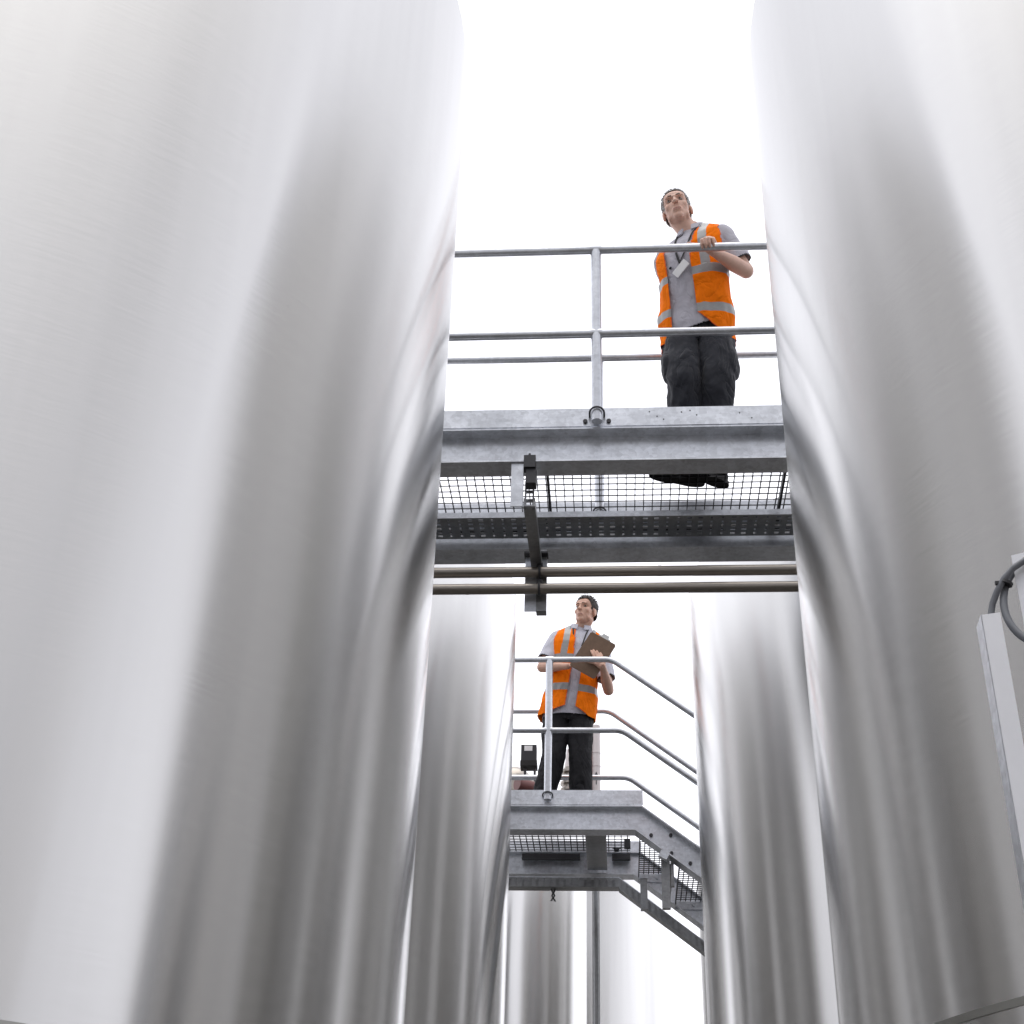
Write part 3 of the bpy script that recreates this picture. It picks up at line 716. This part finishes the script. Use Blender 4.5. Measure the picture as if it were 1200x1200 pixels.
def hand(mb, wrist, d, nrm, side, curls, thumb_dir, s_=1.0, spread=.0):
    """d towards the fingers, nrm out of the back of the hand, side towards the thumb"""
    d = V(d).normalized(); nrm = (V(nrm) - V(nrm).dot(d) * d).normalized(); side_ = nrm.cross(d).normalized()
    if side_.dot(V(side)) < 0: side_ = -side_
    w_ = V(wrist)
    rot = Matrix((side_, d, nrm)).transposed()
    mb.ell(w_ + d * .048 * s_, (.040 * s_, .050 * s_, .0145 * s_), rot)
    mb.ell(w_ + d * .03 * s_ + side_ * .018 * s_, (.022 * s_, .034 * s_, .015 * s_), rot)
    lens = [(.042, .025, .02), (.047, .029, .021), (.044, .027, .021), (.034, .021, .018)]
    offs = [.0285, .0095, -.0095, -.027]; base = [.083, .088, .084, .075]
    for i in range(4):
        p = w_ + side_ * offs[i] * s_ + d * base[i] * s_ * .98; ang = 0
        pts = [w_ + side_ * offs[i] * s_ * .8 + d * .05 * s_, p]; rr = [.0088 * s_, .0092 * s_]
        for j in range(3):
            ang += curls[j] if not isinstance(curls[0], (list, tuple)) else curls[i][j]
            q = Matrix.Rotation(-ang, 3, side_) if (Matrix.Rotation(.3, 3, side_) @ d).dot(nrm) > 0 else Matrix.Rotation(ang, 3, side_)
            dd = (q @ d + side_ * spread * (1.5 - i) * .12).normalized()
            p = p + dd * lens[i][j] * s_; pts.append(p); rr.append((.0085, .0078, .0066)[j] * s_)
        for a in range(len(pts) - 1): mb.limb([pts[a], pts[a + 1]], [rr[a], rr[a + 1]], 12, 2)
    t0 = w_ + d * .022 * s_ + side_ * .022 * s_; td = V(thumb_dir).normalized()
    t1 = t0 + (td + d * .5).normalized() * .042 * s_; t2 = t1 + td * .032 * s_; t3 = t2 + (td + d * .2).normalized() * .024 * s_
    for a, b_, r, r2 in ((t0, t1, .0135, .0115), (t1, t2, .011, .0095), (t2, t3, .0095, .0078)): mb.limb([a, b_], [r * s_, r2 * s_], 12, 2)

def build_person(nm, label, cfg):
    P = Person(cfg['pelvis'], cfg['chest'], cfg['hip_left'], cfg['sh_left'])
    base = V(cfg['base'])
    root_o = tuple(base)
    HP = V(cfg['head']); HR = cfg['head_rot']
    sk = cfg['skin']
    # ---------- body (one continuous skin)
    mb = MB(); b0 = len(mb.v); mb.rings(scaled(TORSO, -.02, -.02)); 
    for i in range(b0, len(mb.v)): mb.v[i] = P.T(mb.v[i])
    nb = P.T((0, .01, 1.50)); nt_ = HP + HR @ V((0, .022, -.055))
    mb.limb([nb - (nt_ - nb) * .3, nb.lerp(nt_, .5), nt_], [.066, .056, .056], 20)
    head_parts(mb, HP, HR, cfg.get('jaw', 1))
    SHL, SHR = P.T((.158, .0, 1.405)), P.T((-.158, .0, 1.405))
    for (sh, el, wr) in ((SHL, V(cfg['elL']), V(cfg['wrL'])), (SHR, V(cfg['elR']), V(cfg['wrR']))):
        d = (wr - el).normalized()
        mb.limb([sh, sh.lerp(el, .5), el], [.052, .046, .040], 18); mb.limb([el, el.lerp(wr, .3), wr], [.0395, .0415, .0245], 18, flat=(1, 1))
        mb.limb([wr - d * .02, wr + d * .01], [.0255, .024], 16)
    hand(mb, *cfg['handL']); hand(mb, *cfg['handR'])
    for sgn, kn, an in ((1, V(cfg['knL']), V(cfg['anL'])), (-1, V(cfg['knR']), V(cfg['anR']))):
        hj = P.T((sgn * .085, .0, .90)); mb.limb([hj, kn, an], [.082, .055, .038], 18)
    me = remesh(mb, .0036, 3, .5)
    Ri = HR.transposed()
    bm = bmesh.new(); bm.from_mesh(me); sel = []
    for v in bm.verts:
        q = Ri @ (v.co - HP)
        if q.length < .16 and q.z < .05 and q.y < .0 and abs(q.x) < .07 and not (abs(q.x) < .02 and -.048 < q.z < .02 and q.y < -.085): sel.append(v)
    for _ in range(9): bmesh.ops.smooth_vert(bm, verts=sel, factor=.5, use_axis_x=True, use_axis_y=True, use_axis_z=True)
    bm.to_mesh(me); bm.free()
    for v in me.vertices:
        q = Ri @ (v.co - HP)
        if q.y < -.03 and abs(q.z) < .12:
            for s_ in (-1, 1):
                dd = (q - V((s_ * .031, -.080, .006)))
                g_ = math.exp(-(dd.x / .0175) ** 2 - (dd.z / .0100) ** 2)
                v.co += HR @ V((0, .0150 * g_, 0))
            g_ = math.exp(-(q.z + .0675) ** 2 / .0022 ** 2) * (1 if abs(q.x) < .021 else 0); v.co += HR @ V((0, .003 * g_, 0))
            g_ = math.exp(-(q.z + .084) ** 2 / .006 ** 2 - (q.x / .02) ** 2); v.co += HR @ V((0, .003 * g_, 0))
    bm = bmesh.new(); bm.from_mesh(me)
    for f in bm.faces:
        q = Ri @ (f.calc_center_median() - HP)
        if q.y < -.075 and abs(q.x) < .0225 * (1 - .3 * abs(q.z + .0675) / .01) and -.0745 < q.z < -.0610: f.material_index = 1
    bm.to_mesh(me); bm.free()
    me.name = nm
    body = put('person', me, [sk, M['lip']], None, root_o, smooth=180)
    tag(body, label, 'person')
    # ---------- eyes, brows
    for s_ in (-1, 1):
        m_ = MB(); c = HP + HR @ V((s_ * .031, -.0695, .0045)); m_.ell(c, (.0118, .0090, .0052), HR, 20, 12)
        m_.cur = 1; ir = HR @ V((0, -1, .0)); m_.ell(HP + HR @ (V((s_ * .031, -.0745, .0048)) + V(cfg.get('gaze', (0, 0, 0)))), (.0062, .0060, .0050), HR, 16, 10)
        put('eye', m_, [M['eye'], M['iris']], body, smooth=180)
        m_ = MB(); m_.limb([HP + HR @ V((s_ * .014, -.0935, .0245)), HP + HR @ V((s_ * .030, -.0920, .0262)), HP + HR @ V((s_ * .046, -.078, .0225))], [.0026, .0030, .0018], 10, 4)
        put('eyebrow', m_, cfg['brow'], body, smooth=180)
    # ---------- hair
    hb = MB(); I = Matrix.Identity(3)
    hb.ell((0, .016, .040), (.0775, .100, .085), I, 40, 30); hb.ell((0, -.040, .050), (.0605, .0465, .045), I, 32, 20); hb.ell((0, .03, -.005), (.075, .082, .085), I, 32, 24)
    hm = remesh(hb, .0035, 2)
    def keep(q):
        y = q.y
        if y < -.066: t = .072 + .10 * abs(q.x)
        elif y < -.030: t = .072 - (y + .066) / .036 * .050
        elif y < -.012: t = -.022
        elif y < .034: t = .020
        elif y < .06: t = .02 - (y - .034) / .026 * .06
        else: t = -.03
        if abs(q.x) < .045 and y < -.03: t = cfg.get('hairline', .066) + .25 * abs(q.x)
        return q.z > t
    bm = bmesh.new(); bm.from_mesh(hm)
    bmesh.ops.delete(bm, geom=[f for f in bm.faces if not keep(f.calc_center_median())], context='FACES')
    bmesh.ops.delete(bm, geom=[v for v in bm.verts if not v.link_faces], context='VERTS')
    bm.normal_update()
    rnd = random.Random(3); hv = cfg.get('hair_vol', .004)
    tops = [(v.co.copy(), v.normal.copy()) for v in bm.verts]
    for v in bm.verts:
        q = v.co; tf = max(0, min(1, (q.z - .03) / .08))
        v.co += v.normal * (hv * tf + .0018 * noise.noise(q * 60) * (.4 + tf) + .0015 * noise.noise(q * 150))
    bmesh.ops.recalc_face_normals(bm, faces=bm.faces)
    bm.to_mesh(hm); bm.free(); hm = solid(hm, .0035)
    # tufts
    tm = MB()
    for _ in range(cfg.get('tufts', 500)):
        q, n_ = rnd.choice(tops); tf = max(0.12, min(1, (q.z - .02) / .09)); ln = cfg.get('tuft_len', .012) * (.5 + rnd.random()) * tf + .002
        d = (n_ + V((rnd.uniform(-.5, .5), rnd.uniform(-.9, .3), rnd.uniform(-.1, .5)))).normalized()
        b_ = q + n_ * hv * tf; a_ = d.cross(V((.3, .5, .8))).normalized() * .0028; c_ = d.cross(a_).normalized() * .0028
        tm.add([b_ + a_, b_ - a_ * .5 + c_, b_ - a_ * .5 - c_, b_ + d * ln], [(0, 1, 3), (1, 2, 3), (2, 0, 3)])
    tme = tm.mesh('t')
    bm = bmesh.new(); bm.from_mesh(hm); bm.from_mesh(tme); bm.to_mesh(hm); bm.free()
    map_mesh(hm, lambda c: HP + HR @ c)
    put('hair', hm, cfg['hair'], body, smooth=80)
    # ---------- shirt
    mb = MB(); b0 = len(mb.v)
    rg = [(.735, .180, .134, .137, 0), (.805, .178, .133, .136, 0), (.86, .182, .136, .14, 0)] + scaled(TORSO, .012, .014, .9, 1.46) + [(1.488, .105, .078, .08, .012), (1.505, .075, .068, .068, .01)]
    mb.rings(rg)
    for i in range(b0, len(mb.v)): mb.v[i] = P.T(mb.v[i])
    hems = []
    for (sh, el, wr) in ((SHL, V(cfg['elL']), 0), (SHR, V(cfg['elR']), 0)):
        e_ = sh.lerp(el, .74); inn = sh.lerp(P.T((0, 0, 1.38)), .3)
        mb.limb([inn, sh, sh.lerp(el, .4), e_], [.055, .066, .066, .066], 22); hems.append((e_, (el - sh).normalized()))
    sm = remesh(mb, .0062, 3)
    folds(sm, .006, (16, 16, 7), cfg['seed'])
    bm = bmesh.new(); bm.from_mesh(sm)
    # open sleeve ends, hem and neck so that skin comes out of cloth
    for (e_, d) in hems:
        near = [f for f in bm.faces if (f.calc_center_median() - e_).length < .16]
        geo = list({v for f in near for v in f.verts}) + list({e for f in near for e in f.edges}) + near
        bmesh.ops.bisect_plane(bm, geom=geo, plane_co=e_ + d * .01, plane_no=d, clear_outer=False)
        bmesh.ops.delete(bm, geom=[f for f in bm.faces if (f.calc_center_median() - e_).length < .13 and (f.calc_center_median() - e_ - d * .01).dot(d) > 0], context='FACES')
    nc = P.T((0, .008, 1.497)); na = (P.p1 - P.p0).normalized()
    bmesh.ops.delete(bm, geom=[f for f in bm.faces if (f.calc_center_median() - nc).dot(na) > 0 and (f.calc_center_median() - nc).length < .12], context='FACES')
    hc = P.T((0, 0, cfg.get('hem_z', .79))); hn = V(cfg.get('hem_n', (0, 0, 1))).normalized()
    bmesh.ops.delete(bm, geom=[f for f in bm.faces if (f.calc_center_median() - hc).dot(hn) < 0], context='FACES')
    for f in bm.faces:
        for (e_, d) in hems:
            c_ = f.calc_center_median() - e_
            if c_.length < .1 and .0035 < c_.dot(d) : f.material_index = 1
    bm.to_mesh(sm); bm.free(); sm = solid(sm, .003)
    shirt = put('polo_shirt', sm, [cfg['shirt'], M['ribbon']], body, smooth=180)
    # collar
    m_ = MB(); n_ = 30
    for (rx, ry, z) in (): pass
    vs = []; fs = []
    for k in range(n_ + 1):
        t = -PI / 2 + .30 + (2 * PI - .60) * k / n_
        for (sx, sz) in ((.072, 1.527), (.080, 1.532), (.096, 1.492), (.088, 1.486)):
            dz = -.022 * max(0, -math.sin(t)) ** 2
            vs.append(P.T((sx * math.cos(t), .010 + (sx - .006) * math.sin(t) - .02 * max(0, -math.sin(t)), sz + dz)))
    for k in range(n_):
        for j in range(4): fs.append((k * 4 + j, k * 4 + (j + 1) % 4, (k + 1) * 4 + (j + 1) % 4, (k + 1) * 4 + j))
    fs.append((0, 1, 2, 3)); fs.append(tuple(n_ * 4 + j for j in range(4))); m_.add(vs, fs)
    put('collar', m_, cfg['shirt'], shirt, smooth=60)
    # ---------- hi-vis vest, cut in rest space
    vb = MB(); fl_ = cfg.get('flare', .02)
    vb.rings([(.72, .176 + fl_ * 1.3, .135 + fl_, .145 + fl_, 0), (.80, .178 + fl_, .133 + fl_, .14 + fl_, 0), (.88, .186 + fl_ * .6, .138 + fl_ * .5, .146, 0)] + scaled(TORSO, .024, .026, .94, 1.41) + [(1.462, .172, .095, .108, .01), (1.500, .115, .082, .09, .012), (1.53, .075, .07, .075, .012)])
    vm = remesh(vb, .0075, 3)
    folds(vm, .012, (13, 13, 4.5), cfg['seed'] + 4, lambda c: max(.15, min(1.2, (1.38 - c.z) * 3)))
    bm = bmesh.new(); bm.from_mesh(vm)
    def cut(co, no_):
        bmesh.ops.bisect_plane(bm, geom=bm.verts[:] + bm.edges[:] + bm.faces[:], plane_co=co, plane_no=no_)
    oL, oR = cfg['open']                         # front opening in rest x: from oR (his right) to oL
    hemz = cfg['vest_hem']; hk = cfg.get('hem_k', (0, 0))
    cut((0, 0, hemz), (0, 0, 1)); cut((oL, 0, 0), (1, 0, 0)); cut((oR, 0, 0), (1, 0, 0))
    for sg, k_ in ((1, hk[0]), (-1, hk[1])):
        if k_: cut((sg * .16, 0, hemz), (sg * k_, 0, 1))
    for x in (-.172, .172, .125, .07, -.125, -.07): cut((x, 0, 0), (1, 0, 0))
    st = cfg['stripes']
    for (a, b_) in st: cut((0, 0, a), (0, 0, 1)); cut((0, 0, b_), (0, 0, 1))
    cut((0, 0, 1.19), (0, 0, 1)); cut((0, 0, 1.495), (0, 0, 1))
    kill = []
    for f in bm.faces:
        c = f.calc_center_median()
        vneck = max(0, (c.z - 1.25)) * .18
        kk = hk[0] if c.x > 0 else hk[1]; hz = hemz + (kk * max(0, .16 - abs(c.x)) if c.y < 0 else 0)
        if c.z < hz or c.z > 1.512 or (abs(c.x) < .082 and c.z > 1.47): kill.append(f)
        elif c.y < 0 and oR - vneck * .4 < c.x < oL + vneck: kill.append(f)
        elif abs(c.x) > .172 and c.z > 1.19 and -.085 < c.y < .095: kill.append(f)
        elif abs(c.x) > .185 and c.z > 1.19: kill.append(f)
    bmesh.ops.delete(bm, geom=kill, context='FACES')
    for f in bm.faces:
        c = f.calc_center_median()
        if any(a < c.z < b_ for a, b_ in st) or (.07 < abs(c.x) < .118 and c.z > st[-1][1]): f.material_index = 1
    if cfg.get('redhem'):
        for f in bm.faces:
            c = f.calc_center_median()
            if c.x > .145 and c.z > 1.405 and c.y > -.01: f.material_index = 2
    be = [e for e in bm.edges if len(e.link_faces) == 1]
    for e in be:
        for f in e.link_faces:
            if f.material_index == 0: f.material_index = 3
            if f.calc_center_median().z < hemz + .012: f.material_index = 2
    if cfg.get('sweep'):
        for v in bm.verts:
            c = v.co
            if c.x > 0 and c.y < .06:
                k = max(0, (1.15 - c.z)) ; v.co.x += cfg['sweep'] * k; v.co.y -= .05 * k
    bm.to_mesh(vm); bm.free(); map_mesh(vm, lambda c: P.T(c)); vm = solid(vm, .004)
    put('hivis_vest', vm, [M['hivis'], M['reflective'], M['lining'] if cfg.get('redhem') else M['hivis'], M['vest_trim']], body, smooth=60)
    # ---------- trousers
    tb = MB(); b0 = len(tb.v)
    tb.rings([(.76, .168, .105, .125, 0), (.84, .178, .118, .135, 0), (.94, .160, .110, .118, 0), (.97, .150, .100, .108, 0)])
    for i in range(b0, len(tb.v)): tb.v[i] = P.T(tb.v[i])
    for sgn, kn, an in ((1, V(cfg['knL']), V(cfg['anL'])), (-1, V(cfg['knR']), V(cfg['anR']))):
        hj = P.T((sgn * .087, .0, .86)); lg = cfg.get('leg', 1)
        tb.limb([hj, hj.lerp(kn, .5), kn, kn.lerp(an, .5), an + V((0, 0, .0))], [.098 * lg, .096 * lg, .085 * lg, .083 * lg, .080 * lg], 24)
        if cfg.get('cargo'):
            sd_ = (P.hl * sgn); c = hj.lerp(kn, .72) + sd_ * .078
            q = Matrix((P.hl, P.hl.cross(V((0, 0, -1))), V((0, 0, 1)))).transposed()
            tb.ell(c, (.03, .07, .095), q)
    tm_ = remesh(tb, .0062, 2)
    folds(tm_, .010, (11, 11, 5.5), cfg['seed'] + 9)
    folds(tm_, .004, (24, 24, 16), cfg['seed'] + 12)
    bm = bmesh.new(); bm.from_mesh(tm_)
    zc = base.z + .035
    bmesh.ops.delete(bm, geom=[f for f in bm.faces if f.calc_center_median().z < zc], context='FACES')
    bm.to_mesh(tm_); bm.free(); tm_ = solid(tm_, .003)
    put('trousers', tm_, cfg['pants'], body, smooth=180)
    # ---------- boots
    for an, fd in ((V(cfg['anL']), cfg['ftL']), (V(cfg['anR']), cfg['ftR'])):
        f = V(fd).normalized(); s_ = V((0, 0, 1)).cross(f); q = Matrix((s_, f, V((0, 0, 1)))).transposed()
        bb = MB(); g0 = V((an.x, an.y, base.z))
        bb.limb([g0 + V((0, 0, .15)), g0 + V((0, 0, .06))], [.052, .05], 18)
        bb.ell(g0 + f * -.035 + V((0, 0, .045)), (.042, .055, .045), q); bb.ell(g0 + f * .075 + V((0, 0, .045)), (.047, .11, .045), q); bb.ell(g0 + f * .15 + V((0, 0, .038)), (.046, .06, .038), q)
        bmsh = remesh(bb, .007, 2)
        for v in bmsh.vertices: v.co.z = max(v.co.z, base.z + .012)
        bo = put('boot', bmsh, M['rubber'], body, smooth=60)
        so_ = MB(); n_ = 36; vs = []; fs = []
        for z in (base.z, base.z + .022):
            for k in range(n_):
                t = 2 * PI * k / n_; u_, w_ = math.sin(t), math.cos(t)
                wd = .043 + .010 * max(0, w_) - .008 * math.exp(-((w_ + .1) / .3) ** 2)
                p = g0 + f * (.055 + .148 * w_) + s_ * (wd * math.copysign(abs(u_) ** .75, u_)); vs.append(V((p.x, p.y, z)))
        fs = [(k, (k + 1) % n_, n_ + (k + 1) % n_, n_ + k) for k in range(n_)] + [tuple(range(n_))[::-1], tuple(range(n_, 2 * n_))]
        so_.add(vs, fs); put('sole', so_, M['rubber'], bo, smooth=40)
    if cfg.get('emblem'):
        m_ = MB(); c = P.T(cfg['emblem']); q = Matrix((P.sl, (P.p1 - P.p0).normalized().cross(P.sl).normalized(), (P.p1 - P.p0).normalized())).transposed()
        m_.ell(c, (.008, .006, .007), q, 12, 8); put('emblem', m_, M['navy'], shirt)
    # ---------- lanyard
    if cfg.get('lanyard'):
        for pth in cfg['lanyard']:
            m_ = MB(); pts = [P.T(p) for p in pth]
            m_.limb(pts, [.0062] * len(pts), 10, 5, flat=(1, .5)); ln_ = put('lanyard', m_, M['ribbon'], body, smooth=60)
        if cfg.get('badge'):
            c, rr = cfg['badge']; c = P.T(c); l_ = P.sl; up = (P.p1 - P.p0).normalized(); b_ = up.cross(l_).normalized()
            x_ = (l_ * math.cos(rr) + up * math.sin(rr)); y_ = (-l_ * math.sin(rr) + up * math.cos(rr))
            m_ = MB(); m_.prism([(-.04, -.026), (.04, -.026), (.043, -.023), (.043, .023), (.04, .026), (-.04, .026), (-.043, .023), (-.043, -.023)], c, c + b_ * .004, x_, y_)
            put('badge', m_, M['label'], ln_)
    return P, body

def headrot(yaw_, pitch, roll):
    """yaw>0 turns the face to picture left, pitch>0 looks up, roll>0 leans the crown to picture left"""
    return (Matrix.Rotation(math.radians(roll), 3, 'Y').inverted() @ Matrix.Rotation(-math.radians(yaw_), 3, 'Z') @ Matrix.Rotation(math.radians(-pitch), 3, 'X'))

r = math.radians
RAILY, RAILZ = 5.325, 4.905
p1 = dict(
    base=(.45, 5.76, DECK + .016), pelvis=(.455, 5.73, DECK + .93), chest=(.445, 5.625, 5.20),
    hip_left=(math.cos(r(10)), -math.sin(r(10)), 0), sh_left=(math.cos(r(25)), -math.sin(r(25)), .18),
    head=(.368, 5.575, 5.408), head_rot=headrot(10, 2, 9), skin=M['skin1'], hair=M['hair1'], brow=M['brow1'], hairline=.074, hair_vol=.004, tufts=700, tuft_len=.008,
    gaze=(-.002, 0, .002),
    elL=(.715, 5.60, 4.985), wrL=(.520, 5.392, 4.945), elR=(.40, 5.94, 4.93), wrR=(.48, 5.99, 4.78),
    handL=((.520, 5.392, 4.945), (-.25, -.95, .10), (0, .1, 1), (-1, 0, 0), [(.85, 1.0, .6)] * 4, (-1, -.15, .05)),
    handR=((.48, 5.99, 4.78), (.9, 0, -.3), (0, 1, 0), (0, 0, 1), (.3, .4, .3), (.6, 0, .7)),
    knL=(.545, 5.71, DECK + .52), anL=(.505, 5.875, DECK + .10), knR=(.37, 5.70, DECK + .52), anR=(.375, 5.875, DECK + .10),
    ftL=(-.75, -.55, 0), ftR=(-.9, -.35, 0), seed=1.7, jaw=.93, shirt=M['polo'], open=(.018, -.118), vest_hem=.745, hem_k=(1.1, 0), stripes=[(.90, .955), (1.14, 1.19)],
    pants=M['navy'], cargo=True, redhem=True, flare=.012, leg=.98, hem_n=(-.25, -.0, 1),
    lanyard=[[(.062, -.055, 1.50), (.035, -.118, 1.42), (.0, -.146, 1.32), (-.038, -.154, 1.24)], [(-.062, -.055, 1.50), (-.060, -.112, 1.42), (-.054, -.142, 1.32), (-.040, -.152, 1.24)]],
    emblem=(-.095, -.138, 1.235), badge=((-.036, -.160, 1.195), .62))
PP1, B1 = build_person('person', 'grey-haired man in an orange vest gripping the upper handrail and looking up', p1)

p2 = dict(
    base=(-.38, 9.52, D2 + .016), pelvis=(-.335, 9.52, D2 + .93), chest=(-.262, 9.47, D2 + 1.43),
    hip_left=(math.cos(r(-2)), math.sin(r(2)), -.06), sh_left=(math.cos(r(5)), math.sin(r(5)), -.10),
    head=(-.212, 9.415, D2 + 1.628), head_rot=headrot(26, 3, -5), skin=M['skin2'], hair=M['hair2'], brow=M['hair2'], hairline=.07, hair_vol=.006, tufts=700, tuft_len=.016,
    gaze=(.003, 0, 0),
    elL=(-.045, 9.43, 4.355), wrL=(-.083, 9.195, 4.43), elR=(-.535, 9.40, 4.53), wrR=(-.345, 9.27, 4.475),
    handL=((-.083, 9.195, 4.43), (-.38, -.15, .9), (0, -1, -.2), (-1, 0, .2), [(.15, .35, .3), (.25, .45, .35), (.35, .5, .35), (.45, .6, .4)], (-1, 0, .2)),
    handR=((-.345, 9.27, 4.475), (1, -.1, .15), (0, -.6, .8), (0, .3, 1), (.4, .5, .4), (.7, .2, .5)),
    knL=(-.255, 9.50, D2 + .50), anL=(-.25, 9.56, D2 + .10), knR=(-.445, 9.50, D2 + .50), anR=(-.545, 9.56, D2 + .10),
    ftL=(.1, -1, 0), ftR=(-.3, -1, 0), seed=5.2, jaw=.86, hem_z=.775, shirt=M['polo2'], open=(.055, -.02), vest_hem=.78, hem_k=(.55, .45), stripes=[(.965, 1.02), (1.19, 1.245)],
    pants=M['blackcloth'], flare=.032, leg=.97,
    lanyard=[[(.060, -.055, 1.50), (.045, -.118, 1.42), (.03, -.146, 1.32)], [(-.060, -.055, 1.50), (-.048, -.118, 1.42), (-.03, -.146, 1.32)]])
PP2, B2 = build_person('person', 'dark-haired man in an orange vest writing on a brown clipboard on the lower walkway', p2)

# ---- clipboard
cb = thing('clipboard', 'brown clipboard held at chest height by the dark-haired man', 'clipboard', (-.18, 9.2, 4.45))
A, B, D_, E_ = V((-.166, 9.19, 4.718)), V((.006, 9.19, 4.612)), V((-.208, 9.215, 4.37)), V((-.346, 9.215, 4.462))
ux = (B - A).normalized(); uy = (E_ - A); uy = (uy - uy.dot(ux) * ux).normalized(); nrm = ux.cross(uy)
if nrm.y > 0: nrm = -nrm                       # towards the camera
m_ = MB(); wd, ln = .215, .31; c_ = .012
m_.prism([(c_, 0), (wd - c_, 0), (wd, c_), (wd, ln - c_), (wd - c_, ln), (c_, ln), (0, ln - c_), (0, c_)], A, A - nrm * .004, ux, uy); put('board', m_, M['board'], cb)
m_ = MB(); m_.prism([(.01, .02), (wd - .01, .02), (wd - .01, ln - .01), (.01, ln - .01)], A - nrm * .0045, A - nrm * .006, ux, uy); put('paper', m_, M['paper'], cb)
m_ = MB(); m_.prism([(.06, -.012), (.16, -.012), (.155, .03), (.065, .03)], A - nrm * .007, A - nrm * .016, ux, uy)
m_.prism([(.085, -.035), (.135, -.035), (.14, -.010), (.08, -.010)], A - nrm * .010, A - nrm * .022, ux, uy); put('clip', m_, M['clip'], cb)

# ------------------------------------------------------------------ lift the whole site so that the yard is z = 0
for o in S.objects:
    if o.parent is None and o.name not in ('camera', 'sun'): o.location.z += LIFT
for o in S.objects:
    if '_o' in o: del o['_o']
